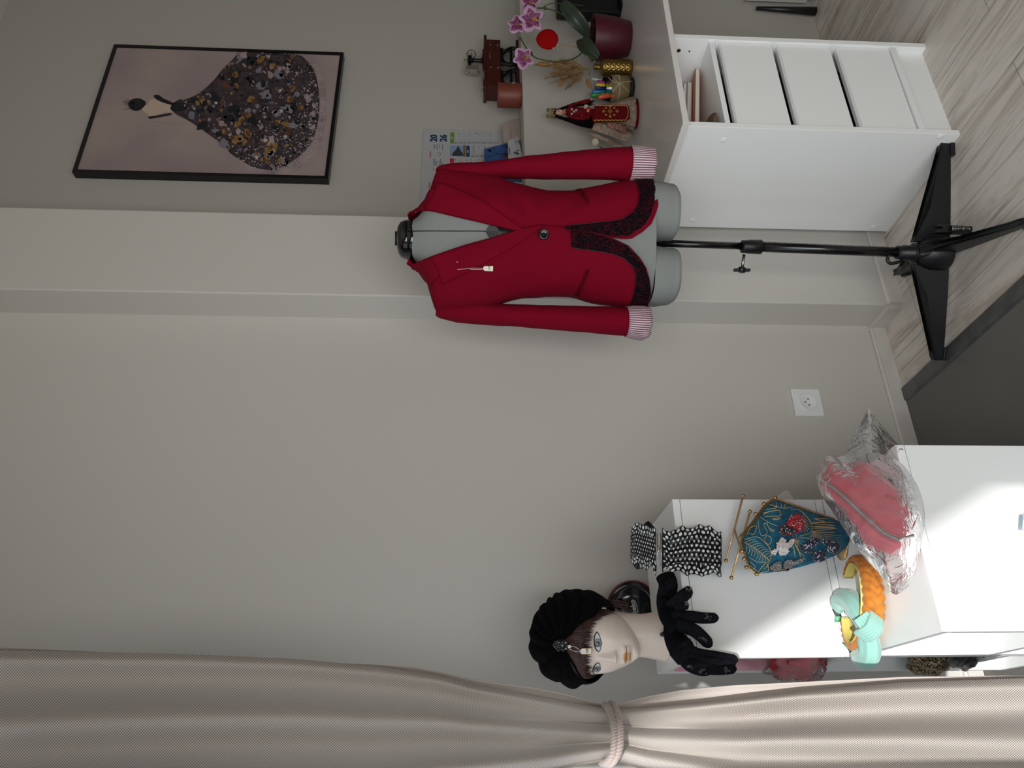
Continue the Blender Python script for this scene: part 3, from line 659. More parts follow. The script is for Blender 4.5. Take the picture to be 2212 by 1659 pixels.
for rows, k, cuff in ((SR, 1, [(1354, 322.5, 398.5), (1364, 322, 398.5), (1380, 323, 397.5), (1396, 324, 397), (1404, 325, 396)]), (SL, 2, [(1350, 732, 666), (1362, 736, 664), (1376, 738, 663), (1390, 738.5, 664), (1399, 733, 666)])):
    b, fn = sleeve(rows, k); sl = b.build('sleeve', M_red, jk)
    cb = MB()
    def cf(u, v, cuff=cuff, k=k):
        x = cuff[0][0]+(cuff[-1][0]-cuff[0][0])*v; yo = ipl([(c[0], c[1]) for c in cuff], x); yi = ipl([(c[0], c[2]) for c in cuff], x)
        c = (yo+yi)/2; r = abs(yo-yi)/2*SP; a = u*2*math.pi; e = .0016*math.sin(a*7+x*.05)*v+noise.noise(Vector((a, x/12, k)))*.0015
        return loc(lx(c)+math.cos(a)*(r+e), -.037+math.sin(a)*(r*1.05+.006+e), zx(x)+.0012*math.sin(a*11)*v)
    cb.grid(cf, 72, 10, closeu=True, uvs=(15, 1)); cb.build('cuff', M_str, sl, solid=.002)
# pockets: welt strips
for quad in ([(1241, 637), (1257, 593), (1263, 594), (1249, 639)], [(1240, 414), (1256, 463), (1263, 462), (1249, 413)]):
    off0 = .0068 if quad[0][1] > 528 else .0035
    b = MB(); a, c, d, e = quad
    for s0, s1 in ((0, .42), (.58, 1)):
        def fn(u, v):
            s = s0+(s1-s0)*v
            x = (a[0]+(c[0]-a[0])*u)*(1-s)+(e[0]+(d[0]-e[0])*u)*s; y = (a[1]+(c[1]-a[1])*u)*(1-s)+(e[1]+(d[1]-e[1])*u)*s
            return drape(x, y, off0)
        b.grid(fn, 10, 2)
    b.build('pocket', mat('dark crimson welt', '5A020C', .9), jk, solid=.0025)
# black lace edging laid over the hem
def lace_mat():
    m = bpy.data.materials.new('black lace over red'); m.use_nodes = True; n = m.node_tree.nodes; l = m.node_tree.links; b = n['Principled BSDF']; b.inputs['Roughness'].default_value = .9; b.inputs['Specular IOR Level'].default_value = .1
    tc = n.new('ShaderNodeTexCoord')
    v = n.new('ShaderNodeTexVoronoi'); v.inputs['Scale'].default_value = 210; v.feature = 'DISTANCE_TO_EDGE'; l.new(tc.outputs['Object'], v.inputs['Vector'])
    t = n.new('ShaderNodeTexNoise'); t.inputs['Scale'].default_value = 75; t.inputs['Detail'].default_value = 3; t.inputs['Distortion'].default_value = 2.5; l.new(tc.outputs['Object'], t.inputs['Vector'])
    a = n.new('ShaderNodeMath'); a.operation = 'GREATER_THAN'; a.inputs[1].default_value = .13; l.new(v.outputs[0], a.inputs[0])
    c = n.new('ShaderNodeMath'); c.operation = 'LESS_THAN'; c.inputs[1].default_value = .50; l.new(t.outputs['Fac'], c.inputs[0])
    d = n.new('ShaderNodeMath'); d.operation = 'MULTIPLY'; l.new(a.outputs[0], d.inputs[0]); l.new(c.outputs[0], d.inputs[1])
    r = n.new('ShaderNodeMixRGB'); r.inputs[1].default_value = lin('07070B'); r.inputs[2].default_value = lin('4A0613'); l.new(d.outputs[0], r.inputs[0]); l.new(r.outputs[0], b.inputs['Base Color']); return m
M_lace = lace_mat()
def trim(outer, inner, off, k):
    b = MB(); N = 90
    def arc(P):
        L = [0]
        for a, c in zip(P, P[1:]): L.append(L[-1]+math.dist(a, c))
        return [(q/L[-1], p[0]) for q, p in zip(L, P)], [(q/L[-1], p[1]) for q, p in zip(L, P)]
    ox, oy = arc(outer); ix, iy = arc(inner)
    def fn(u, v):
        s = u*N*.21
        sc = abs(math.sin(s*1.6))*1.8
        x0, y0 = ipl(ix, u), ipl(iy, u); x1, y1 = ipl(ox, u), ipl(oy, u); L = math.hypot(x1-x0, y1-y0)+1e-6
        e = 1-(1-sc/L)*0; t = v*(1-(1.8-sc)/L*v)
        x, y = x0+(x1-x0)*t, y0+(y1-y0)*t
        return drape(x, y, off+.0016*math.sin(s*.9+math.sin(v*3)*1.2)*(.4+v)+.0012)
    b.grid(fn, N*2, 8)
    o = b.build('lace_trim', M_lace, jk, solid=.0012)
    e = MB(); pts = [fn(u/180, 0)+(-DB)*.0006 for u in range(181)]; e.tube(pts, .0009, 5)
    for u in range(0, 181, 3): e.ball(fn(u/180, 1), .0017, 0, 6)
    e.build('lace_edge', M_black, o)
trim([(1222, 518), (1265, 523), (1300, 532), (1335, 547), (1360, 568), (1378, 592), (1389, 618), (1394, 640), (1395, 664)], [(1224, 551), (1268, 557), (1306, 563), (1330, 571), (1348, 585), (1357, 600), (1360, 620), (1359, 640), (1356, 664)], .008, 1)
trim([(1213, 515), (1268, 521), (1306, 528), (1338, 529), (1362, 515), (1378, 500), (1388, 480), (1394, 458), (1400, 425), (1402, 397)], [(1211, 508), (1268, 502), (1306, 499), (1330, 494), (1350, 480), (1362, 463), (1366, 440), (1365, 420), (1362, 399)], .0045, 2)
# button, pin and price tag
p = drape(1165.5, 527, .010); Tb = yaw@Matrix.Rotation(math.radians(90), 3, 'X')
b = MB(); b.lathe(p, [(.0, -.002), (.0125, -.002), (.0135, .001), (.0125, .0035), (.0095, .0042), (.0085, .003), (.004, .0025), (0.0001, .003)], 32, T=Tb); b.build('button', mat('black horn button', '0A0A0C', .15, coat=.6), jk)
b = MB(); b.ball(drape(989, 583.5, .017), .0022, 0, 12); tag(b.build('pin', mat('rosy pearl', 'B9808A', .25, coat=.5)), 'tiny pink pearl headed pin stuck in the red lapel', 'pin')
M_tag = mat('price tag card', 'E9E2D2', .5); M_gold = mat('gold edge', 'B08A3E', .35, metal=.6); M_ink = mat('pencil writing', '55504C', .7)
M_thr = mat('white thread', 'CFC5BE', .8)
def price_tag(name, c, R, U, N, w_, h_, txt, sx, thread, label):
    t = thing(name, c, label, 'price tag', None)
    o = lambda a, q, k=0: Vector(c)+R*a+U*q+N*k
    out = [(-w_/2, -h_/2), (w_/2, -h_/2), (w_/2, h_*.32), (w_*.22, h_*.5), (-w_*.22, h_*.5), (-w_/2, h_*.32)]
    b = MB(); b.poly([o(*q) for q in out], N*.0006); b.build('tag_card', M_tag, t)
    b = MB(); e = [o(q[0], q[1], .0005) for q in (out[5], out[0], out[1], out[2])]; b.tube(e, w_*.045, 6); b.build('tag_border', M_gold, t)
    b = MB(); b.ball(o(0, h_*.36, .0006), w_*.09, 0, 10, (1, 1, .3)); b.text(txt, o(-w_*.36, -h_*.38 if sx else -h_*.2, .0006), U if sx else R, -R if sx else U, h_*(.38 if sx else .3)); b.build('handwriting', M_ink, t)
    b = MB()
    for pth in thread: b.tube(smooth_path([Vector(q) for q in pth], 4), w_*.05, 5)
    b.build('thread', M_thr, t); return t
Nf = -DB
c = drape(1052, 597, .012); R_, U_ = DR, Vector((0, 0, 1))
price_tag('price_tag', c, R_, U_, Nf, .0125, .0235, '15€', False, [[drape(989, 597, .016), drape(1010, 596, .016), drape(1025, 595, .017), drape(1041, 597, .013)], [drape(1015, 597, .016), drape(1028, 597.5, .016), drape(1041, 598, .013)]], 'small cream price tag hanging by white thread from the jacket lapel')

# ------------------------------------------------------------------ stepped display cabinets, open towards the window
Z1, Z2 = .84, .505
OC = Vector((.232, 1.597, 0)); RC = Matrix.Rotation(math.radians(-1.6), 4, 'Z'); TC = Matrix.Translation(OC)@RC
WD, D1, D2 = .330, .29, .324
def cabinet(label, y0, y1, zt_, shelves):
    c = thing('display_cabinet', TC@Vector((WD/2, (y0+y1)/2, 0)), label, 'cabinet')
    t = .016; e = .0013
    def bd(n, lo, hi): b = MB(); b.box(lo, hi, T=TC); b.build(n, M_lam, c, bevel=.0007)
    bd('top_board', (0, y0, zt_-t), (WD, y1, zt_))
    zz_ = [zt_]+[s for s in shelves]
    for s in shelves: bd('shelf', (0, y0, s-t), (WD, y1, s))
    lows = shelves+[t]
    for a, s in zip(zz_, lows):
        bd('front_panel', (0, y0+.0006, s+e), (WD, y0+t, a-t-e)); bd('side_panel', (WD-t, y0+t+e, s+e), (WD-.0004, y1-t-e, a-t-e)); bd('back_panel', (0, y1-t, s+e), (WD, y1-.0006, a-t-e))
    bd('base', (0, y0, 0), (WD, y1, t)); return c
zs2 = at(2100, 1435, X=.232).z
cabinet('tall white display cabinet carrying the mannequin head', 0, D1, Z1, [Z2+.016, zs2])
zt2 = at(2185, 1401, X=.232).z
cabinet('low white display cabinet carrying the headbands and the pink bag', -D2, -.0015, Z2, [zt2])
FY1 = lambda x, y, o=0: at(x, y, Y=1.59-o)      # on the tall cabinet's front
# round number sticker on the low cabinet
p = at(1944, 971, Y=1.258); b = MB(); st = thing('sticker', p, 'small round white sticker numbered 2 on the low cabinet corner', 'sticker')
T_ = RC.to_3x3()@Tw
b.lathe(p+Vector((0, -.0004, 0)), [(.0065, 0), (.0065, .0004), (.006, .0005)], 24, T=T_); b.build('paper_disc', M_cap, st)
b = MB(); b.text('2', p+Vector((-.003, -.0012, -.0035)), (1, -.028, 0), (0, 0, 1), .010); b.build('numeral', M_ink, st)
# things in the open compartments
M_film = bpy.data.materials.new('clear plastic film'); M_film.use_nodes = True; n_ = M_film.node_tree.nodes; l_ = M_film.node_tree.links
tr = n_.new('ShaderNodeBsdfTransparent'); gl = n_.new('ShaderNodeBsdfGlossy'); gl.inputs['Roughness'].default_value = .22; df = n_.new('ShaderNodeBsdfDiffuse'); df.inputs[0].default_value = (.9, .88, .9, 1)
mx = n_.new('ShaderNodeMixShader'); m2 = n_.new('ShaderNodeMixShader'); lw = n_.new('ShaderNodeLayerWeight'); lw.inputs[0].default_value = .10
m2.inputs[0].default_value = .13; l_.new(tr.outputs[0], m2.inputs[1]); l_.new(df.outputs[0], m2.inputs[2]); l_.new(lw.outputs['Fresnel'], mx.inputs[0]); l_.new(m2.outputs[0], mx.inputs[1]); l_.new(gl.outputs[0], mx.inputs[2])
nt = n_.new('ShaderNodeTexNoise'); nt.inputs['Scale'].default_value = 24; nt.inputs['Detail'].default_value = 3; nt.inputs['Distortion'].default_value = 1.5; tcn = n_.new('ShaderNodeTexCoord'); l_.new(tcn.outputs['Object'], nt.inputs['Vector'])
bp = n_.new('ShaderNodeBump'); bp.inputs['Strength'].default_value = .8; bp.inputs['Distance'].default_value = .008; l_.new(nt.outputs['Fac'], bp.inputs['Height']); l_.new(bp.outputs[0], gl.inputs['Normal']); l_.new(bp.outputs[0], lw.inputs['Normal'])
l_.new(mx.outputs[0], n_['Material Output'].inputs[0])
def blob(c, s, amp, freq, seed, n=28, R=None):
    c = Vector(c); b = MB()
    def fn(u, v):
        a = u*6.2832; q = (v-.5)*3.1415; d = Vector((math.cos(q)*math.cos(a), math.cos(q)*math.sin(a), math.sin(q)))
        k = 1+noise.noise(d*freq+Vector((seed, 0, 0)))*amp
        p = Vector((d.x*s[0], d.y*s[1], d.z*s[2]))*k
        return c+((R@p) if R else p)
    b.grid(fn, n, n//2+2, closeu=True); return b
M_net = mat('red net', 'C0102E', .6, bump=.6, bscale=350, col2='7E0A1E', vscale=90)
cR = TC@Vector((.006, .13, Z2+.016+.050))
t = thing('wrapped_net', (cR.x, cR.y, Z2+.016), 'red net bundle in clear plastic on the tall cabinet shelf', 'wrapped net')
blob(cR, (.034, .085, .047), .4, 2.2, 3, 34).build('net_bundle', M_net, t)
blob(cR+Vector((-.004, 0, .002)), (.042, .098, .051), .4, 2.4, 7, 26).build('plastic_wrap', M_film, t)
M_org2 = mat('pink organza', 'D89AA4', .3, bump=.4, bscale=40, trans=0, sheen=.5, col2='E8B9BF', vscale=14)
b = MB(); y0 = TC@Vector((.30, .02, 0))
b.grid(lambda u, v: TC@Vector((.003+.15*u, .262+.008*noise.noise(Vector((u*6, v*9, 1))), Z2+.0175+.282*v)), 24, 24)
tag(b.build('organza_sheet', M_org2, solid=.001), 'pink shimmering organza sheet standing inside the tall cabinet', 'fabric')
b = blob(TC@Vector((.012, .21, zs2+.045)), (.030, .05, .044), .25, 2, 5, 40)
M_seq = bpy.data.materials.new('black and gold sequins'); M_seq.use_nodes = True; n_ = M_seq.node_tree.nodes; l_ = M_seq.node_tree.links; bs = n_['Principled BSDF']; bs.inputs['Roughness'].default_value = .3
vo = n_.new('ShaderNodeTexVoronoi'); vo.inputs['Scale'].default_value = 260; tcn = n_.new('ShaderNodeTexCoord'); l_.new(tcn.outputs['Object'], vo.inputs['Vector'])
rp = n_.new('ShaderNodeValToRGB'); rp.color_ramp.elements[0].position = .42; rp.color_ramp.elements[0].color = lin('0A0908'); rp.color_ramp.elements[1].position = .62; rp.color_ramp.elements[1].color = lin('9A8660'); l_.new(vo.outputs['Distance'], rp.inputs[0]); l_.new(rp.outputs[0], bs.inputs['Base Color'])
tag(b.build('sequin_pouch', M_seq), 'black and gold sequinned pouch inside the tall cabinet', 'pouch')
b = blob(TC@Vector((.010, .115, zs2+.022)), (.024, .045, .021), .3, 2, 9)
tag(b.build('satin_pouch', mat('black satin', '0C0D12', .25, sheen=.4)), 'small black satin pouch beside the sequinned pouch', 'pouch')
b = MB()
for k in range(26): b.tube([TC@Vector((.01+.004*math.sin(k*.9)+.0022*math.cos(q*1.05), .010+k*.0032+.0022*math.sin(q*1.05), zs2+.002+(.0012 if k % 2 else 0))) for q in range(6)], .0006, 5, close=True)
tag(b.build('chain', M_steel, kind=None), 'fine silver chain lying on the tall cabinet shelf', 'chain')
# brooch card in the low cabinet
cbx = thing('brooch_card', TC@Vector((.10, -.14, zt2)), 'white card with red flower jewels and a gold buckle chain', 'jewellery card')
b = MB(); b.box((.14, -.30, zt2+.0005), (.143, -.06, zt2+.12), T=TC); b.build('card', M_cap, cbx)
M_ruby = mat('ruby glass', 'B00A30', .12, coat=.8); M_brass = mat('polished gold', 'D0A560', .25, metal=1)
def gpt(x, y): return at(x, y, X=.232+.14)
b = MB()
for cx, cy in ((2190, 1368), (2206, 1385), (2209, 1366)):
    M3 = MB()
    for k in range(6):
        a = k*1.047; M3.ball(gpt(cx+6*math.cos(a), cy+5*math.sin(a)), .0042, 0, 10, (.6, 1, 1))
    b.ball(gpt(cx, cy), .0035, 0, 10); M3.build('jewel_flower', M_ruby, cbx)
for k in range(9): b.tube([gpt(2165+2.4*k+3*math.cos(q*.8), 1368+3.2*k*.9+4*math.sin(q*.8)) for q in range(8)], .0007, 5, close=True)
b.build('gold_links', M_brass, cbx)

# ------------------------------------------------------------------ mannequin head with knitted turban
HC = Vector((.283+.016, 1.775-.0085, 1.006)); AL = math.radians(10)
fd = -(DR*math.sin(AL)+DB*math.cos(AL)); HX = Vector((-fd.y, fd.x, 0))      # face direction; its (viewer's) right
if HX.dot(DR) < 0: HX = -HX
def hl(x, y, z): return HC+HX*x-fd*y+Vector((0, 0, z))
hw = [(-.098, .004), (-.095, .014), (-.088, .026), (-.078, .038), (-.062, .050), (-.04, .060), (-.015, .067), (.02, .070), (.06, .068), (.085, .056), (.1, .04), (.112, .02), (.116, .002)]
hf = [(-.098, .035), (-.095, .055), (-.088, .066), (-.078, .071), (-.062, .073), (-.04, .075), (-.015, .077), (.02, .082), (.06, .078), (.085, .06), (.1, .042), (.112, .02), (.116, .002)]
hb = [(-.098, .0), (-.088, .01), (-.078, .02), (-.05, .06), (-.01, .09), (.04, .098), (.08, .08), (.1, .05), (.116, .002)]
G = lambda x, z, cx, cz, sx, sz: math.exp(-((x-cx)/sx)**2-((z-cz)/sz)**2)
def feat(x, z):
    e = 0
    for s in (-1, 1):
        e -= .0062*G(x, z, s*.029, .001, .017, .012); e += .0022*G(x, z, s*.031, -.001, .012, .008)
        e += .0035*G(x, z, s*.040, -.030, .020, .02); e += .0045*G(x, z, s*.0088, -.0345, .0045, .005)
        e -= .0025*G(x, z, s*.0065, -.0405, .003, .002); e += .0025*G(x, z, s*.03, .02, .018, .008); e -= .002*G(x, z, s*.024, -.062, .006, .008)
    nz = max(0, min(1, (.006-z)/.038)); cut = 1 if z > -.036 else math.exp(-((z+.036)/.0035)**2)
    e += (.003+.0135*nz)*math.exp(-(x/(.0062+.004*nz))**2)*cut*(1 if z < .006 else math.exp(-((z-.006)/.02)**2))
    lw = max(0, 1-(abs(x)/.021)**2)**.5
    e += .0050*lw*G(0, z, 0, -.0565, 1, .0045)+.0062*lw*G(0, z, 0, -.0655, 1, .0055)-.0022*lw*G(0, z, 0, -.0608, 1, .0014)
    e -= .0015*G(x, z, 0, -.048, .0035, .006); e -= .003*G(x, z, 0, -.0745, .014, .004); e += .005*G(x, z, 0, -.087, .014, .009)
    return e
def hpt(z, th):
    w, d = ipl(hw, z), ipl(hf if math.cos(th) > 0 else hb, z); s, c = math.sin(th), math.cos(th)
    x = math.copysign(abs(s)**.92, s)*w; y = -math.copysign(abs(c)**.92, c)*d
    if c > 0: y -= feat(x, z)*min(1, c*2)
    return x, y, z
def front(x, z, off=0):
    w = ipl(hw, z); v = min(.999, abs(x)/w)**(1/.92); c = math.sqrt(1-v*v); y = -c**.92*ipl(hf, z)-feat(x, z)*min(1, c*2)
    return hl(x, y-off, z)
zl = [-.098+.001*k*.97 for k in range(220)]
zl = [z for z in zl if z < .116]+[.1158]
mh = thing('mannequin_head', (HC.x, HC.y, Z1), 'pale female mannequin head with painted eyes standing on the tall cabinet', 'mannequin head')
M_skin = mat('painted skin', 'F0DFD2', .38, sss=.1, coat=.1)
b = MB()
def hfn(u, v):
    z = zl[round(v*(len(zl)-1))]; a = u*2-1; th = math.pi*(a*.55+.45*a**3); return hl(*hpt(z, th))
b.grid(hfn, 150, len(zl)-1, closeu=True)
nk = [(-.02, .044, .05, .028), (-.06, .047, .05, .026), (-.085, .046, .048, .020), (-.105, .046, .047, .016), (-.125, .048, .047, .014), (-.145, .0525, .049, .013), (-.162, .057, .051, .013), (-.1655, .0565, .0505, .013), (-.1658, .05, .046, .013)]
def nfn(u, v):
    k = v*(len(nk)-1); i = min(int(k), len(nk)-2); t = k-i; q = [nk[i][j]*(1-t)+nk[i+1][j]*t for j in range(4)]
    return hl(q[1]*math.sin(u*6.2832), q[3]-q[2]*math.cos(u*6.2832)+.0, q[0])
b.grid(nfn, 56, 28, closeu=True)
for s in (-1, 1):       # ears
    b.ball(hl(s*.0675, .008, -.012), .012, 0, 16, (.45, .8, 1.5))
b.build('head', M_skin, mh)
def patch(b, out, cx, cz, off, m, rings=3):
    vs = [front(cx, cz, off)]; n = len(out)
    for r in range(1, rings+1):
        vs += [front(cx+(x-cx)*r/rings, cz+(z-cz)*r/rings, off) for x, z in out]
    fs = [(0, 1+i, 1+(i+1) % n) for i in range(n)]
    for r in range(rings-1): fs += [(1+r*n+i, 1+(r+1)*n+i, 1+(r+1)*n+(i+1) % n, 1+r*n+(i+1) % n) for i in range(n)]
    b.add(vs, fs, m)
M_eyew = mat('eye white paint', 'CFD2D4', .3); M_iris = mat('grey blue iris paint', '6E7680', .25, coat=.5); M_lash = mat('lash paint', '1C171A', .5); M_ring = mat('iris ring paint', '3A3D44', .4); M_hi = mat('eye glint paint', 'E8ECEF', .2); M_shad = mat('soft grey eyelid paint', '8D8484', .5)
for s in (-1, 1):
    cx, cz = s*.0305, .0005; Wd, Ht = .0175, .0080
    def alm(k=1, kz=1, n=28): return [(cx+Wd*k*math.cos(a), cz+s*0+(Ht*kz*math.sin(a)*(1 if math.sin(a) > 0 else .75)*abs(math.sin(a))**.15)+.0012*math.cos(a)*s) for a in [q/n*6.2832 for q in range(n)]]
    b = MB(); patch(b, alm(1.08, 1.22), cx, cz, .0006, 5); patch(b, alm(1, 1.08), cx, cz, .0009, 2); patch(b, alm(.93, .9), cx, cz, .0013, 0)
    ic = cx-.001
    for r, m, o in ((.0083, 3, .0017), (.0068, 1, .0020), (.0032, 2, .0023)): patch(b, [(ic+r*math.cos(q*.35), cz+min(r*math.sin(q*.35), Ht*.80)) for q in range(18)], ic, cz, o, m)
    patch(b, [(ic-.001+.0012*math.cos(q*.8), cz+.0018+.0012*math.sin(q*.8)) for q in range(8)], ic-.001, cz+.0018, .0026, 4, 1)
    b.tube([front(x, z, .0013) for x, z in alm(1, 1.05)[1:14]], [.0006+.0007*math.sin(k/12*3.14) for k in range(13)], 6, 2)
    b.tube([front(x, z, .001) for x, z in alm(1.0, 1.0)[16:27]], .00035, 5, 2)
    b.build('eye', [M_eyew, M_iris, M_lash, M_ring, M_hi, M_shad], mh)
lipu = [(-.0205, -.061), (-.012, -.0565), (-.004, -.0535), (0, -.0548), (.004, -.0535), (.012, -.0565), (.0205, -.061), (.01, -.0612), (0, -.0608), (-.01, -.0612)]
lipl = [(-.0205, -.061), (-.01, -.0614), (0, -.061), (.01, -.0614), (.0205, -.061), (.014, -.0675), (.006, -.0712), (-.006, -.0712), (-.014, -.0675)]
b = MB(); patch(b, lipu, 0, -.0588, .0006, 0); patch(b, lipl, 0, -.0655, .0006, 1); b.tube([front(x, -.0609, .0006) for x in [k*.002-.020 for k in range(21)]], .0005, 5, 2)
b.build('lips', [mat('coral lip paint', 'C08A62', .3, coat=.4), mat('ochre lip paint', 'D0A468', .25, coat=.5), mat('lip line', '8E3A22', .5)], mh)
# fringe
M_hair = mat('dark brown hair', '4A2C24', .5, col2='2A1712', vscale=120)
rh = random.Random(11); b = MB()
def brim(a):          # height of the turban edge by angle from the face direction (degrees, + to the viewer's right)
    return ipl([(-180, -.05), (-120, -.045), (-95, -.03), (-72, -.004), (-50, .028), (-20, .052), (5, .070), (24, .080), (38, .062), (52, .034), (72, -.004), (95, -.032), (130, -.05), (180, -.05)], a)
def hairline(a): return ipl([(-80, -.03), (-66, .000), (-52, .010), (-30, .0165), (0, .022), (25, .020), (48, .013), (60, .0), (72, -.02), (90, -.055)], a)
def hs(a, z, off): x, y, z_ = hpt(z, math.radians(a)); d = Vector((x, y, 0)).normalized()*off; return hl(x+d.x, y+d.y, z_)
b.grid(lambda u, v: hs(-82+168*u, (hairline(-82+168*u)+.010)*(1-v)+v*(brim(-82+168*u)+.02), .0022), 60, 8)
for k in range(1500):
    a = rh.uniform(-80, 84); z0 = brim(a)+.012; z1 = hairline(a)+rh.uniform(-.010, .016)*(1 if rh.random() < .8 else .3); a1 = a+rh.uniform(-4, 4)+(a-24)*.13
    pts = [hs(a+(a1-a)*t, z0+(z1-z0)*t, .003+.0035*math.sin(t*2.6)+rh.uniform(0, .0006)) for t in (0, .35, .7, 1)]
    b.tube(pts, [.0008, .0008, .0006, .00008], 4, 0, cap=False)
for k in range(34):     # longer locks at the nape on the right
    y_ = rh.uniform(.0, .04); p0 = hl(.066, .01+y_, -.02); b.tube(smooth_path([p0, hl(.064+rh.uniform(-.004, .006), .03+y_*.6, -.05), hl(.058+rh.uniform(-.012, .008), .034+y_*.3, -.085)], 3), [.0016]*6+[.0003], 4, cap=False)
b.build('fringe', M_hair, mh)
# turban
tb_ = thing('knitted_turban', hl(0, 0, .07), 'black ribbed knitted turban worn by the mannequin head', 'hat')
tw = [(-.055, .078), (-.03, .090), (0, .097), (.04, .1005), (.08, .090), (.11, .069), (.13, .040), (.137, .018), (.139, .001)]
tf = [(-.055, .07), (-.03, .080), (0, .088), (.04, .097), (.08, .091), (.11, .068), (.13, .036), (.137, .016), (.139, .001)]
tk = [(-.055, .095), (0, .118), (.05, .124), (.09, .105), (.12, .065), (.139, .001)]
M_knit = mat('black wool knit', '090A0D', 1.0, bump=1.0, bscale=420)
kn_n = M_knit.node_tree.nodes; kw = kn_n.new('ShaderNodeTexWave'); kw.inputs['Scale'].default_value = 95; kw.inputs['Distortion'].default_value = 6; kw.inputs['Detail Scale'].default_value = 9
M_knit.node_tree.links.new(kn_n['Mapping'].outputs[0], kw.inputs['Vector']); M_knit.node_tree.links.new(kw.outputs['Fac'], kn_n['Bump'].inputs['Height'])
bo = Vector((.033, -.080, .082))
def tfn(u, v, off=0):
    a = u*360-180; zb = brim(a)-.006; z = zb+(.1388-zb)*(math.sin(v*math.pi/2)**.9 if v > 0 else 0); th = math.radians(a); s, c = math.sin(th), math.cos(th)
    zz_ = max(z, -.055); w = ipl(tw, zz_); d = ipl(tf if c > 0 else tk, zz_)
    p = Vector((s*w, -c*d, z))
    q = p-bo; ps = math.atan2(q.x, q.z+.02*abs(q.x)/.05); dist = q.length
    k = abs(math.sin(ps*8.0+.4))**.7
    amp = min(1, dist/.05)*.0105
    lip = max(0, 1-v*9)
    e = (k-.55)*amp-.016*math.exp(-(dist/.026)**2)*(1-lip*.3)+.002*noise.noise(p*40)-lip*.010
    if c > .2 and v < .1: e -= 0
    n = Vector((s, -c, .35)).normalized() if z < .11 else Vector((s*.3, -c*.3, 1)).normalized()
    p = p+n*(e+off); return hl(p.x, p.y, p.z)
b = MB(); b.grid(tfn, 220, 60, closeu=True); b.build('knitted_crown', M_knit, tb_, solid=.004)
b = MB(); rr = random.Random(4)
def stone(c, r, n, m): 
    for k in range(n):
        a, q = rr.uniform(0, 6.28), rr.uniform(0, 1)**.5
        o = HX*math.cos(a)*q*r+Vector((0, 0, math.sin(a)*q*r*1.3)); b.ball(c+o+fd*rr.uniform(.0, .004), r*.2, m if rr.random() < .9 else 1, 6, (1, 1, .8))
bc = hl(.035, -.088, .081)
b.ball(bc, .013, 0, 8, (1, .45, 1.4), T=facing(fd)); stone(bc+fd*.003, .011, 60, 0); b.add([bc+HX*q[0]+Vector((0, 0, q[1]))+fd*.010 for q in ((-.002, -.013), (.004, -.012), (.005, -.018), (-.001, -.0195))], [(0, 1, 2, 3)], 1, False)
jw = b.build('jewelled_knot', [mat('smoky crystal', '2A2B28', .08, metal=.6, coat=1), mat('bright crystal', 'D8DAD6', .08, metal=.8)], tb_)
p = lambda x, z, o=0: hl(x, -.088-o, z)
c = hl(.024, -.0945, .030)
price_tag('price_tag', c, HX, Vector((0, 0, 1)), fd, .0135, .0235, '12€', False, [[hl(.032, -.098, .066), hl(.026, -.098, .054), hl(.024, -.0965, .042)], [hl(.037, -.096, .066), hl(.035, -.097, .053), hl(.026, -.0965, .042)]], 'small white price tag hanging from the turban over the mannequin fringe')

# ------------------------------------------------------------------ black round appliance behind the head
vc = at(1367, 1311, Y=1.925); kR = (vc-CAM).dot(FW)/FPX
ap = thing('round_appliance', (vc.x, vc.y, vc.z-.05), 'black round appliance with red rim and white lettering behind the mannequin head', 'appliance')
Tn = facing((-DB.x, -DB.y))@Tw
b = MB(); R0 = 54*kR; b.lathe(vc+DB*.012, [(R0*.9, -.012), (R0*.985, -.006), (R0*.985, .004)], 64, T=Tn); b.build('shell', M_black, ap)
b = MB(); b.tube([vc+DB*.010+(DR*math.cos(q/64*6.2832)+Vector((0, 0, math.sin(q/64*6.2832))))*R0*.985 for q in range(64)], .0022, 8, close=True); b.build('red_rim', mat('dark red plastic', '7A0E1C', .3), ap)
b = MB(); b.lathe(vc+DB*.012, [(R0*.97, .004), (R0*.96, .007), (R0*.78, .009), (R0*.76, .006), (R0*.73, .006), (R0*.71, .010), (R0*.3, .012), (.0001, .012)], 64, T=Tn); b.build('disc_face', mat('dark navy gloss', '090C14', .18, coat=.6), ap)
b = MB(); o0 = at(1374.5, 1325.5, Y=1.915); r1 = at(1369.5, 1297, Y=1.915)-o0
b.text('beko', o0-DB*.004, Vector((r1.x, r1.y, r1.z)), (0, 0, 1), .0175, bold=.0004, off=.002)
u0, u1 = at(1379, 1325, Y=1.913), at(1372.5, 1297.5, Y=1.913); b.tube([u0, u1], .0008, 6); b.build('lettering', mat('white lettering', 'C8CBD0', .5), ap)
b = MB(); b.box((vc.x-.04, vc.y+.0, Z1-.2), (vc.x+.04, vc.y+.03, vc.z-.02)); b.build('body', M_black, ap, bevel=.008)

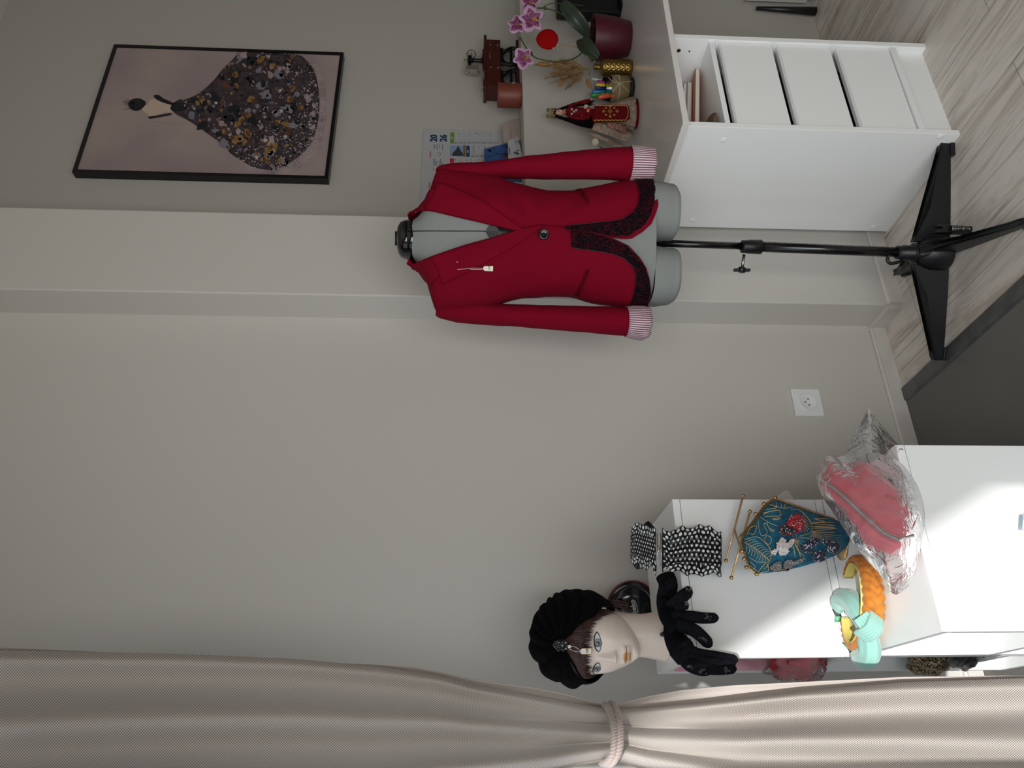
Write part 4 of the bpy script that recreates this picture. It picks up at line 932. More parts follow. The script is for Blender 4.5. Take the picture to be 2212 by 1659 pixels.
# ------------------------------------------------------------------ curtain drawn aside in the foreground
CP0 = at(1325, 1530, d=1.12); cs = Vector((-.90, -.43, 0)).normalized(); cn = Vector((cs.y*-1, cs.x, 0))
if cn.dot(FW) > 0: cn = -cn                       # towards the camera
def cur(x, y, off=0):
    r = at(x, y, d=1)-CAM; t = (CP0+cn*off-CAM).dot(cn)/r.dot(cn); return CAM+r*t
ER = [(-60, 1403), (0, 1404), (380, 1412), (633, 1423), (823, 1440), (949, 1459), (1013, 1477), (1139, 1500), (1266, 1524), (1300, 1529), (1330, 1531), (1360, 1531), (1400, 1529), (1510, 1519), (1730, 1492), (1950, 1474), (2212, 1465), (2280, 1463)]
EL = [(-60, 1800), (800, 1760), (1100, 1690), (1240, 1657), (1290, 1648), (1325, 1644), (1350, 1650), (1400, 1668), (1600, 1720), (2280, 1800)]
EN = [(-60, 1395), (900, 1440), (1000, 1462), (1050, 1472), (1150, 1484), (1230, 1500), (1290, 1518), (1325, 1527), (1350, 1516), (1400, 1503), (1473, 1490), (1583, 1480), (1730, 1473), (1950, 1462), (2280, 1458)]
def weave(name, c1, c2, tr):
    m = bpy.data.materials.new(name); m.use_nodes = True; n = m.node_tree.nodes; l = m.node_tree.links; b = n['Principled BSDF']; b.inputs['Roughness'].default_value = .75
    tc = n.new('ShaderNodeUVMap'); ck = n.new('ShaderNodeTexChecker'); ck.inputs['Scale'].default_value = 1; ck.inputs[1].default_value = lin(c1); ck.inputs[2].default_value = lin(c2)
    l.new(tc.outputs[0], ck.inputs[0]); l.new(ck.outputs[0], b.inputs['Base Color'])
    bp = n.new('ShaderNodeBump'); bp.inputs['Strength'].default_value = .35; bp.inputs['Distance'].default_value = .0008; l.new(ck.outputs[1], bp.inputs['Height']); l.new(bp.outputs[0], b.inputs['Normal'])
    t = n.new('ShaderNodeBsdfTranslucent'); t.inputs[0].default_value = lin(c1); mx = n.new('ShaderNodeMixShader'); mx.inputs[0].default_value = tr
    l.new(b.outputs[0], mx.inputs[1]); l.new(t.outputs[0], mx.inputs[2]); l.new(mx.outputs[0], n['Material Output'].inputs[0]); return m
M_cur = weave('taupe basket weave', 'D8D0C8', '827A73', .2); M_lin = mat('satin curtain reverse', 'BDB4AE', .4, sheen=.3)
ct = thing('curtain', cur(1325, 1590, .0)+Vector((0, 0, -1.05)), 'taupe woven floor length curtain gathered by a cord in the foreground', 'curtain')
def cfn(u, v):
    x = -60+2340*v; y0, y1 = ipl(ER, x), ipl(EL, x); dt = abs(x-1327)
    g = math.exp(-(dt/210)**2); y = y0+(y1-y0)*u
    amp = .017*(1-g*.72)*min(1, .35+dt/500)
    ph = .5*math.sin(x/420)*(1-g)
    w1 = math.cos(2*math.pi*(2.55*u+.0)+ph)
    sharp = -abs(math.cos(math.pi*(2.55*u+.52)+ph*.5))**3
    o = amp*w1+g*(.016*abs(math.sin(math.pi*3.05*u+.15))**.6-.006)+.0035*math.sin(u*17+x/260)*(1-g)*.6
    o += .010*math.exp(-((x-1600)/230)**2)*math.cos(u*9+1.0)
    o -= .02*max(0, 1-u*14)**2*(1-g)
    return cur(x, y, o)
b = MB(); b.grid(cfn, 90, 300, uvs=(120, 780)); b.build('cloth', M_cur, ct, fix=False)
def lfn(u, v):
    x = -60+2340*v; y0, y1 = ipl(EN, x), ipl(ER, x)+40; dt = abs(x-1327); g = math.exp(-(dt/160)**2)
    return cur(x, y0+(y1-y0)*u, -.030-.010*math.sin(u*5)+g*.006)
b = MB(); b.grid(lfn, 14, 200); b.build('lining', M_lin, ct, solid=.001)
M_rope = mat('satin cord', 'AE9F98', .45, sheen=.2)
rp_ = thing('curtain_tieback', cur(1325, 1590, .02), 'twisted two strand satin cord tied round the taupe curtain', 'curtain cord')
for P in ([(1306, 1523, -.010), (1312, 1527, .010), (1319, 1538, .020), (1325, 1560, .027), (1328, 1590, .029), (1326, 1618, .027), (1319, 1637, .020), (1309, 1647, .008), (1300, 1649, -.012)],
          [(1320, 1520.5, -.010), (1326, 1525, .010), (1332, 1537, .021), (1337.5, 1560, .028), (1340, 1590, .030), (1338, 1616, .028), (1330, 1637, .020), (1318, 1650, .008), (1306, 1652, -.010)]):
    mid = smooth_path([cur(*p) for p in P], 14); N = len(mid)
    back = [mid[-1]+(mid[0]-mid[-1])*(k/12)-cn*.025*math.sin(k/12*math.pi) for k in range(1, 12)]; mid = mid+back; N = len(mid)
    b = MB(); L = 0
    for q in range(3):
        pts = []; L = 0
        for i in range(N):
            t = (mid[(i+1) % N]-mid[i-1]).normalized(); e1 = t.cross(Vector((.1, .2, 1))).normalized(); e2 = t.cross(e1); L += (mid[i]-mid[i-1]).length
            a = L/.013*2*math.pi+q*2.0944; pts.append(mid[i]+(e1*math.cos(a)+e2*math.sin(a))*.0024)
        b.tube(smooth_path(pts, 2), .0030, 8, close=False)
    b.build('cord_strand', M_rope, rp_)

# ------------------------------------------------------------------ accessories on the cabinets
# polka dot elastic belt draped over the front edge of the tall cabinet
M_pk = mat('black satin cloth', '0B0B10', .32, bump=.4, bscale=160); M_dot = mat('white dots', 'D5DADA', .5)
bt = thing('polka_dot_belt', at(1470, 1190, Y=1.57), 'wide black belt with white polka dots and a metal clasp hanging over the cabinet edge', 'belt')
PR = [(1358, 1.655), (1372, 1.63), (1395, 1.602), (1418, 1.578), (1424, 1.574), (1430, 1.573), (1450, 1.566), (1480, 1.558), (1510, 1.560), (1540, 1.567), (1562, 1.572)]
def belt(xa, xb, ya, yb, fr_top, seed, nd, gather):
    b = MB(); nrows = 5
    def S(u, v, off=0):
        # u across the belt (0 upper frill .. 1 lower frill), v along
        x = xa+(xb-xa)*v; y = ipl(ya, x)+(ipl(yb, x)-ipl(ya, x))*u
        core = max(0, min(1, (u-.17)/.05))*max(0, min(1, (.80-u)/.05)); fr_ = 1-core
        o = core*.0022*abs(math.sin((u-.17)/.63*nrows*math.pi))+core*.0008*math.sin(v*gather*2)
        o += fr_*(.009*noise.noise(Vector((v*gather*.32, u*2, seed)))+.003*math.sin(v*gather*.9+u*6)+.002)
        x += fr_*3.5*noise.noise(Vector((v*gather*.3, 4, seed+u*3)))
        y += (-1 if u < .5 else 1)*fr_*13*noise.noise(Vector((v*gather*.28, 9+u*2, seed*2)))*abs(u-.5)*2
        return at(x, y, Y=ipl(PR, x)-o-off)
    b.grid(S, 60, 70)
    for r in range(11):
        for c in range(nd):
            u = .045+r*.091; v = (c+.5+(.5 if r % 2 else 0))/nd
            if v > .98: continue
            ru = .034 if not .17 < u < .8 else .027; rv = .35/nd*(.95 if not .17 < u < .8 else rh.uniform(.4, .95))
            pts = [S(min(.995, u+ru*math.sin(q*.628)), min(.995, v+rv*math.cos(q*.628)), .0009) for q in range(10)]
            b.add([S(u, v, .0011)]+pts, [(0, 1+q, 1+(q+1) % 10) for q in range(10)], 1)
    return b.build('elastic_band', [M_pk, M_dot], bt, fix=False)
belt(1362, 1417, [(1362, 1137), (1375, 1128), (1390, 1134), (1417, 1140)], [(1362, 1214), (1380, 1222), (1400, 1228), (1417, 1236)], 1, 1.0, 11, 20)
belt(1430, 1559, [(1430, 1140), (1448, 1152), (1462, 1146), (1480, 1138), (1505, 1134), (1535, 1139), (1559, 1142)], [(1430, 1232), (1450, 1238), (1480, 1240), (1520, 1243), (1559, 1245)], 1, 2.3, 13, 32)
b = MB()
b.grid(lambda u, v: at(1368+48*v, 1136+10*math.sin(v*7)+84*u, Y=ipl(PR, 1368+48*v)+.028+.004*math.sin(v*20)), 12, 16); b.build('band_back', M_pk, bt, solid=.0015)
b = MB()
for x in (1419.5, 1427.5): b.tube([at(x, 1152, Y=1.570), at(x+1, 1219, Y=1.570)], .0011, 8); 
for y0, y1 in ((1152, 1175), (1196, 1219)): b.tube([at(1419, y0, Y=1.570), at(1428, y0, Y=1.570)], .001, 6); b.tube([at(1419, y1, Y=1.570), at(1428, y1, Y=1.570)], .001, 6)
b.tube(smooth_path([at(1419, 1178, Y=1.568), at(1426, 1184, Y=1.565), at(1422, 1190, Y=1.565), at(1427, 1196, Y=1.568)], 4), .0014, 8)
b.build('clasp', M_steel, bt)
# lace gloves
M_glv = mat('black stretch lace', '0A0B0F', .85, bump=1.0, bscale=330, col2='15161C', vscale=240)
def gp(x, y, o=0):
    if x < 1470: return at(x, y, Z=.852+o)
    p = at(1470, y, Z=.852+o); q = at(1500, y, Y=1.573-o)
    if x < 1500: t = (x-1470)/30; return at(x, y, Y=p.y+(q.y-p.y)*t)
    return at(x, y, Y=1.573-o)
def glove(label, palm, fingers, roses, flakes, lift):
    g = thing('lace_glove', gp(*palm[len(palm)//2][:2]), label, 'glove', None)
    b = MB()
    P = smooth_path([gp(p[0], p[1], lift) for p in palm], 6); rr_ = [ipl([(i, p[2]) for i, p in enumerate(palm)], k/6) for k in range(len(P))]
    b.tube(P, rr_, 20, flat=.42, up=-FW)
    for fg in fingers:
        P = smooth_path([gp(p[0], p[1], lift) for p in fg], 6); n = len(P)
        rr_ = [ipl([(i, p[2]) for i, p in enumerate(fg)], k/6) for k in range(n)]
        P = P+[P[-1]+(P[-1]-P[-2]).normalized()*rr_[-1]*.5, P[-1]+(P[-1]-P[-2]).normalized()*rr_[-1]*.85]; rr_ += [rr_[-1]*.72, rr_[-1]*.25]
        b.tube(P, rr_, 14, flat=.55, up=-FW)
    b.build('glove_body', M_glv, g)
    for x, y in roses:
        c = gp(x, y, lift+.012); b = MB()
        for k in range(4): r = .0105-.0024*k; b.tube([c-FW*(.0016*k)+(RT*math.cos(a*.7)+DN*math.sin(a*.7))*r*(1+.12*math.sin(a*2.2+k)) for a in range(9)], .0017, 6, close=True)
        b.ball(c-FW*.006, .003, 0, 8); b.build('fabric_rose', M_glv, g)
    for x, y, r in flakes:
        b = MB()
        for k in range(9): c = gp(x+rh.uniform(-r, r), y+rh.uniform(-r*.7, r*.7), lift+.0085); b.tube([c+(RT*math.cos(q*1.05)+DN*math.sin(q*1.05))*.0016 for q in range(6)], .00035, 4, close=True)
        b.build('lace_opening', mat('pale lace gaps', '6E6A70', .8), g)
glove('black lace glove with fabric roses on its cuff, nearer the polka dot belt', [(1436, 1244, .020), (1446, 1264, .023), (1440, 1296, .022), (1450, 1330, .026), (1464, 1352, .022)],
      [[(1452, 1305, .015), (1470, 1292, .014), (1488, 1278, .0125)], [(1462, 1312, .011), (1478, 1309, .0095), (1482, 1306, .009)], [(1458, 1330, .014), (1490, 1332, .0125), (1520, 1335, .0115), (1543, 1335, .0105)], [(1466, 1350, .015), (1496, 1360, .0135), (1516, 1375, .0125), (1529, 1389, .0115)], [(1446, 1366, .012), (1434, 1371, .008), (1429, 1371, .006)]],
      [(1449, 1261), (1433, 1303)], [(1488, 1272, 6), (1484, 1303, 5), (1530, 1332, 10), (1518, 1382, 8), (1432, 1371, 5)], .004)
glove('second black lace glove with curled fingers hanging over the cabinet edge under the mannequin neck', [(1450, 1350, .016), (1458, 1378, .022), (1472, 1402, .026), (1486, 1424, .022)],
      [[(1478, 1385, .013), (1488, 1402, .012), (1508, 1413, .012), (1545, 1418, .011), (1585, 1425, .010)], [(1490, 1415, .013), (1515, 1428, .012), (1550, 1432, .0115), (1580, 1434, .010)], [(1484, 1425, .014), (1505, 1440, .012), (1545, 1447, .0105), (1582, 1445, .010)], [(1474, 1418, .014), (1490, 1438, .012), (1512, 1449, .010), (1530, 1451, .008)], [(1462, 1398, .012), (1474, 1420, .010), (1480, 1430, .008)]],
      [], [(1520, 1450, 10), (1570, 1447, 8), (1490, 1440, 5)], .009)

# gold jewellery stand and the evening bag leaning on it
M_gld = mat('satin gold metal', 'C4A26C', .28, metal=1)
M_rg = mat('gold rod', 'E0B888', .3, metal=.6)
js = thing('jewellery_stand', at(1600, 1150, Y=1.55), 'gold jewellery stand with two slanting bars ending in balls', 'jewellery stand')
Pj = lambda x, y, Y=1.535: at(x, y, Y=Y)
for a, c, Y in (((1605, 1071), (1568.5, 1211), 1.562), ((1620, 1105), (1580, 1248), 1.52)):
    b = MB(); b.tube([Pj(*a, Y), Pj(*c, Y)], .0023, 10); br_ = b.build('crossbar', M_rg, js)
    for q in (a, c): b = MB(); b.ball(Pj(*q, Y), .0041, 0, 16); b.build('ball_end', M_gld, br_)
b = MB(); b.tube([Pj(1586, 1143, 1.562), Pj(1598, 1180, 1.53), Pj(1603, 1186, 1.522)], .0022, 10); b.tube([Pj(1596, 1162, 1.54), Pj(1607, 1148, 1.545)], .0017, 8)
b.tube([Pj(1598, 1178, 1.538), (Pj(1598, 1178).x, 1.56, .56), (Pj(1598, 1178).x, 1.56, Z2+.004)], .002, 10); b.lathe((Pj(1598, 1178).x, 1.545, Z2+.0003), [(.028, 0), (.028, .003), (.005, .004)], 30); b.build('stem', M_gld, js)
YC = 1.505
cq = lambda X, Y_, o=0: at(1550+X/6.91, 1050+Y_/6.91, Y=YC-o)
OUT = [(900, 215), (1100, 280), (1400, 385), (1700, 475), (1860, 560), (1950, 690), (1965, 830), (1900, 930), (1800, 1010), (1650, 1080), (1400, 1160), (1200, 1215), (900, 1275), (620, 1300), (520, 1250), (455, 1130), (430, 1030), (372, 890), (385, 800), (430, 700), (520, 585), (610, 465), (720, 310), (810, 235)]
def bul(X, Y_):
    m = 1e9
    for i in range(len(OUT)):
        a, c = Vector(OUT[i]), Vector(OUT[(i+1) % len(OUT)]); p = Vector((X, Y_)); t = max(0, min(1, (p-a).dot(c-a)/(c-a).length_squared)); m = min(m, (p-(a+(c-a)*t)).length)
    return .022*min(1, m/330)**.55
cl_ = thing('evening_bag', cq(1100, 780), 'teal evening bag with gold leaf pattern and gold frame against the cabinet', 'handbag')
b = MB(); NO = [Vector((p.x, p.y)) for p in smooth_path([Vector((q[0], q[1], 0)) for q in OUT+[OUT[0]]], 4)][:-1]; cc = Vector((1150, 760))
for sg in (1, -1):
    vs = []; n = len(NO); rg = 12
    for r in range(rg+1):
        for p in NO: q = cc+(p-cc)*(r/rg); bb = bul(q.x, q.y) if r < rg else 0; vs.append(cq(q.x, q.y, bb*sg))
    b.add(vs, [(r*n+i, (r+1)*n+i, (r+1)*n+(i+1) % n, r*n+(i+1) % n) for r in range(rg) for i in range(n)], 0)
b.build('bag_body', mat('teal velvet', '276C86', .8, sheen=.15, col2='174C63', vscale=60), cl_)
def line(b, pts, r=.00068, m=0, sm=4): b.tube([cq(p.x, p.y, bul(p.x, p.y)+.0006) for p in smooth_path([Vector((q[0], q[1], 0)) for q in pts], sm)], r, 5, m)
b = MB()
L = [[(390, 830), (560, 930), (720, 1060), (790, 1120)], [(470, 1060), (600, 1130), (780, 1135)], [(400, 800), (600, 760), (760, 900), (800, 1000), (790, 1100)], [(600, 470), (620, 640), (660, 740), (740, 700), (700, 600), (690, 560), (740, 570), (800, 670), (860, 650)], [(620, 450), (760, 540), (900, 600)],
     [(740, 520), (750, 600), (830, 660)], [(770, 270), (900, 310), (1010, 330), (1130, 310)], [(880, 250), (885, 300)], [(945, 250), (955, 310)], [(1000, 262), (1005, 325)], [(780, 270), (870, 310), (860, 330), (720, 350)], [(680, 400), (900, 360), (940, 400), (940, 440), (820, 450), (700, 450)], [(680, 420), (780, 380), (880, 355)], [(810, 490), (940, 470), (900, 500), (830, 500)],
     [(1100, 350), (1200, 345), (1300, 420), (1390, 540), (1410, 620), (1380, 700), (1240, 740)], [(1440, 490), (1640, 485), (1450, 490), (1600, 530), (1400, 545), (1750, 540), (1400, 555), (1760, 590), (1410, 605), (1760, 620), (1400, 630), (1780, 630), (1390, 680), (1750, 690)], [(700, 780), (740, 740), (800, 770), (800, 830), (760, 870), (715, 830), (700, 780)],
     [(440, 720), (480, 640), (530, 600), (585, 600), (570, 660), (530, 720), (470, 700)], [(1130, 880), (1160, 1060)], [(1190, 880), (1240, 1060)], [(1230, 760), (1250, 760), (1380, 780), (1400, 720)], [(1150, 840), (1200, 960), (1280, 1040), (1310, 1100)], [(600, 1290), (720, 1150), (760, 1260), (640, 1290)], [(480, 1120), (560, 1200), (540, 1230), (480, 1180)], [(500, 1240), (560, 1250), (620, 1290)]]
for pts in L: line(b, pts)
for k in range(9):      # ribs of the two feathered leaves
    t = k/9; x, y = 410+360*t, 845+250*t
    line(b, [(x, y), (x+30, y+60), (x+10, min(1130, y+150-40*t))], .00045); line(b, [(x, y), (x+80, y-40), (x+170-60*t, y-50+20*t)], .00045)
for k in range(10):
    a = .4+k*.27; line(b, [(1240, 560), (1240+120*math.cos(a-1.7), 560+110*math.sin(a-1.7)), (1240+165*math.cos(a-1.7), 560+155*math.sin(a-1.7))], .00045)
for k in range(12): line(b, [(1180, 830), (1180+130*math.cos(k*.52), 830+110*math.sin(k*.52))], .00035)
for k in range(7): line(b, [(1420, 690+10*k), (1600, 720+25*k), (1850-30*k, 740+32*k)], .0004)
for k in range(5): line(b, [(690+15*k, 1240-8*k), (740+5*k, 1200-12*k)], .0004)
b.build('gold_leaf_pattern', mat('gold foil line', 'D8BC84', .4, metal=.35), cl_)
b = MB(); fp = [(1750, 488), (1700, 470), (1400, 378), (1100, 272), (900, 205), (805, 228), (715, 302), (600, 460), (510, 580), (420, 695), (372, 800), (362, 890), (420, 1030), (445, 1130), (510, 1258), (620, 1308)]
b.tube([cq(p.x, p.y, .001) for p in smooth_path([Vector((q[0], q[1], 0)) for q in fp], 5)], .0019, 8)
b.tube([cq(p.x, p.y, -.007) for p in smooth_path([Vector((q[0]-14, q[1]-12, 0)) for q in fp[2:-1]], 5)], .0017, 8); b.build('metal_frame', M_gld, cl_)
for X, Y_ in ((860, 172), (690, 265), (568, 415), (365, 975), (396, 1085), (428, 1215), (582, 1315), (1900, 640), (1985, 800)):
    b = MB(); b.ball(cq(X, Y_, .002), .0043, 0, 16); b.build('frame_bead', M_gld, cl_)
# beaded brooches pinned on the bag
def beads(name, label, polys, cat='brooch', base=None):
    """polys: list of (outline, bead radius in m, material, rim material or None, dome)"""
    c0 = polys[0][0][0]; t = thing(name, cq(*c0, .02), label, cat, 'beaded brooches on the teal evening bag')
    for pi, (poly, r, m, rm_, dome) in enumerate(polys):
        b = MB(); b2 = MB(); xs_ = [p[0] for p in poly]; ys_ = [p[1] for p in poly]; st = r*6.91/.00094*1.55
        cx, cy = sum(xs_)/len(xs_), sum(ys_)/len(ys_); y = min(ys_)+st*.4; row = 0
        while y < max(ys_):
            x = min(xs_)+(st*.5 if row % 2 else 0)
            while x < max(xs_):
                px, py = x+rh.uniform(-.2, .2)*st, y+rh.uniform(-.2, .2)*st
                if inside((px, py), poly):
                    d_ = math.hypot((px-cx)/(max(xs_)-min(xs_)+1), (py-cy)/(max(ys_)-min(ys_)+1)); b.ball(cq(px, py, bul(px, py)+.003+dome*max(0, 1-d_*2)), r, 0 if rh.random() < .85 else 1, 7)
                x += st
            y += st*.87; row += 1
        pl = [cq(px, py, bul(px, py)+.0015) for px, py in poly]; b.add(pl+[cq(cx, cy, bul(cx, cy)+.003)], [(i, (i+1) % len(pl), len(pl)) for i in range(len(pl))], 2)
        b.build('beads', [m, M_sp, M_felt], t)
        if rm_:
            P = poly+[poly[0]]; L_ = 0
            for a, c in zip(P, P[1:]):
                n = max(1, int(math.dist(a, c)/(r*.75*2.2*6.91/.00094)))
                for k in range(n): q = (a[0]+(c[0]-a[0])*k/n, a[1]+(c[1]-a[1])*k/n); b2.ball(cq(*q, bul(*q)+.004), r*.75, 0, 6)
            b2.build('bead_rim', rm_, t)
    return t
M_sp = mat('sparkling glass bead', 'C9CAD2', .05, metal=.7, coat=1); M_felt = mat('black felt backing', '0C0C10', .95)
M_rb = mat('red glass bead', 'B80E22', .12, coat=.8); M_bb = mat('black glass bead', '0B0B0F', .1, coat=1); M_pb = mat('white pearl bead', 'E3E0DA', .25, coat=.6); M_nb = mat('navy glass bead', '111A3C', .1, coat=1); M_sb = mat('silver bead', '8F8C8A', .2, metal=.8)
beads('brooch', 'red and black beaded ladybird brooch on the teal bag', [([(1090, 440), (1200, 415), (1270, 440), (1300, 520), (1290, 620), (1250, 690), (1130, 620), (1030, 590), (1040, 530)], .0018, M_rb, None, .006), ([(910, 650), (940, 600), (1030, 575), (1130, 600), (1220, 650), (1200, 690), (1090, 720), (980, 735), (930, 700)], .0018, M_bb, M_rb, .005)])
beads('brooch', 'white pearl beaded animal brooch on the teal bag', [([(880, 860), (960, 770), (1010, 790), (1030, 850), (1070, 840), (1080, 780), (1150, 790), (1140, 870), (1080, 920), (1060, 990), (1000, 1040), (935, 1030), (900, 980), (850, 1030), (800, 1000), (820, 950), (880, 930)], .0019, M_pb, None, .007)])
beads('brooch', 'navy beaded cherry shaped brooch edged with silver beads on the teal bag', [([(1215, 945), (1330, 850), (1440, 765), (1560, 790), (1500, 860), (1410, 920), (1420, 990), (1330, 1000), (1280, 960)], .0018, M_nb, M_sb, .004), ([(1560, 790), (1680, 820), (1800, 820), (1840, 880), (1820, 970), (1750, 1005), (1660, 980), (1620, 930), (1640, 870), (1560, 840)], .0019, M_nb, M_sb, .005), ([(1420, 1060), (1450, 990), (1530, 960), (1610, 990), (1630, 1040), (1600, 1110), (1520, 1135), (1440, 1110)], .0019, M_nb, M_sb, .006)])
beads('brooch', 'silver beaded butterfly brooch at the lower edge of the teal bag', [([(770, 1210), (850, 1150), (920, 1115), (955, 1150), (960, 1220), (1000, 1260), (900, 1280), (810, 1260)], .0012, M_sb, M_bb, .003), ([(975, 1180), (1010, 1120), (1070, 1095), (1140, 1120), (1230, 1085), (1310, 1065), (1280, 1130), (1200, 1160), (1120, 1190), (1100, 1230), (1040, 1270), (980, 1250)], .0012, M_sb, M_bb, .003)])
# pink cosmetic bag in a clear bag
M_pink2 = mat('coral pink satin', 'C83A4C', .5, bump=.35, bscale=12, sheen=.3)
bg = thing('cosmetic_bag', at(1950, 1120, Z=Z2), 'coral pink zipped cosmetic bag wrapped in clear plastic on the low cabinet', 'cosmetic bag')
g6 = lambda x, y, Y: at(x, y, Y=Y-.052)
rows = [[(1800, 990, 1.49), (1870, 1000, 1.48), (1930, 1050, 1.45), (1975, 1110, 1.42)],
        [(1786, 989, 1.43), (1868, 993, 1.41), (1925, 1035, 1.37), (1982, 1108, 1.34)],
        [(1784, 992, 1.39), (1862, 1005, 1.36), (1918, 1050, 1.32), (1984, 1112, 1.295)],
        [(1780, 1015, 1.365), (1848, 1045, 1.33), (1900, 1090, 1.30), (1972, 1140, 1.28)],
        [(1775, 1036, 1.362), (1830, 1080, 1.328), (1882, 1128, 1.298), (1945, 1166, 1.282)],
        [(1768, 1044, 1.37), (1818, 1098, 1.335), (1864, 1150, 1.305), (1945, 1182, 1.29)],
        [(1767, 1050, 1.40), (1810, 1112, 1.37), (1850, 1165, 1.34), (1925, 1196, 1.31)],
        [(1768, 1052, 1.44), (1812, 1118, 1.42), (1858, 1178, 1.40), (1940, 1198, 1.38)],
        [(1790, 1040, 1.49), (1830, 1110, 1.48), (1880, 1160, 1.46), (1940, 1180, 1.43)]]
b = MB()
def bgf(u, v):
    k = u*9; i = int(k) % 9; j = (i+1) % 9; t = k-int(k); w = v*3; a = min(int(w), 2); s_ = w-a
    P = [g6(*rows[i][a]), g6(*rows[i][a+1]), g6(*rows[j][a]), g6(*rows[j][a+1])]
    p = (P[0]*(1-s_)+P[1]*s_)*(1-t)+(P[2]*(1-s_)+P[3]*s_)*t
    return p+Vector((1, -1, 0))*noise.noise(p*38)*.003
b.grid(bgf, 72, 24, closeu=True)
for v in (0, 1):
    ring = [bgf(k/72, v) for k in range(72)]; c = sum(ring, Vector())/72; out_ = (bgf(0, v)-bgf(0, abs(v-.3))); c = c+(c-sum([bgf(k/72, abs(v-.2)) for k in range(72)], Vector())/72).normalized()*.012
    mid_ = [c+(p-c)*.55+(c-sum(ring, Vector())/72)*.35 for p in ring]; b.add(ring+mid_+[c], [(k, (k+1) % 72, 72+(k+1) % 72, 72+k) for k in range(72)]+[(72+k, 72+(k+1) % 72, 144) for k in range(72)])
b.build('pouch_body', M_pink2, bg)
zp = smooth_path([g6(1776, 1037, 1.355), g6(1803, 1056, 1.34), g6(1832, 1081, 1.322), g6(1858, 1106, 1.308), g6(1884, 1129, 1.292), g6(1912, 1152, 1.282), g6(1942, 1166, 1.276)], 8)
b = MB(); b.tube(zp, .0028, 8, flat=.5, up=-FW); zt_ = b.build('zip_tape', mat('grey zip tape', '6E6A66', .5, metal=.3), bg)
b = MB(); L = 0
for i in range(len(zp)-1):
    for t in (0, .5):
        c = zp[i]+(zp[i+1]-zp[i])*t-FW*.0018; d = (zp[i+1]-zp[i]).normalized(); n = d.cross(FW).normalized(); b.tube([c-n*.0022, c+n*.0022], .0007, 5)
b.build('zip_teeth', M_steel, zt_)
b = MB(); e = g6(1945, 1166, 1.272); b.ball(e, .0045, 0, 12, (1, .6, .8)); b.tube([e, g6(1958, 1160, 1.268), g6(1973, 1157, 1.268)], [.0022, .0018, .0028], 8); b.build('zip_pull', M_steel, bg)
b = MB()
for du in (.015, -.015):
    b.tube([p-FW*.0008+(zp[min(i+1, len(zp)-1)]-zp[max(i-1, 0)]).cross(FW).normalized()*(.0065 if du > 0 else -.0065) for i, p in enumerate(zp)], .0006, 5)
b.build('stitching', mat('dark coral seam', '8E2736', .7), bg)
wr = thing('plastic_bag', at(1960, 1140, Y=1.30), 'clear crumpled plastic bag with a red seal line around the coral cosmetic bag', 'plastic bag')
ol = [(1876, 882), (1905, 920), (1940, 960), (1975, 1010), (1996, 1060), (2003, 1110), (1995, 1160), (1985, 1205), (1975, 1245), (1963, 1266), (1945, 1280), (1928, 1282), (1900, 1240), (1868, 1205), (1838, 1165), (1805, 1115), (1775, 1070), (1764, 1030), (1772, 1000), (1790, 984), (1822, 984), (1840, 950), (1860, 912)]
def film(sg, seed):
    b = MB(); NO = [Vector((p.x, p.y)) for p in smooth_path([Vector((q[0], q[1], 0)) for q in ol+[ol[0]]], 5)][:-1]; c = Vector((1895, 1110)); n = len(NO); vs = []
    for r in range(21):
        for p in NO:
            q = c+(p-c)*(r/20); Yb = 1.297-(q.y-985)*.00012-(q.x-1790)*.00016; th = (1-(r/20)**3)
            far = max(0, (985-q.y)/100); o = sg*(.082*th*(1-far*.7) if sg > 0 else .085*th)+.003*noise.noise(Vector((q.x/26, q.y/26, seed)))+.007*abs(noise.noise(Vector((q.x/34, q.y/22, seed+4))))
            vs.append(at(q.x, q.y, Y=Yb+.03-o))
    b.add(vs, [(r*n+i, (r+1)*n+i, (r+1)*n+(i+1) % n, r*n+(i+1) % n) for r in range(20) for i in range(n)], 0, True); return b
film(1, 1.5).build('front_film', M_film, wr, fix=False)
film(-1, 6.5).build('back_film', M_film, wr, fix=False)
b = MB(); sl_ = [(1881, 893), (1905, 930), (1932, 966), (1960, 1003), (1983, 1040), (1996, 1075)]
sp_ = smooth_path([at(x, y, Y=1.315-(y-985)*.0004) for x, y in sl_], 8)
for i in range(0, len(sp_)-1, 1):
    if i % 4 != 3: b.tube([sp_[i], sp_[i]+(sp_[i+1]-sp_[i])*.75], .0006, 5)
b.build('seal_line', mat('crimson print', 'A0365A', .5), wr)

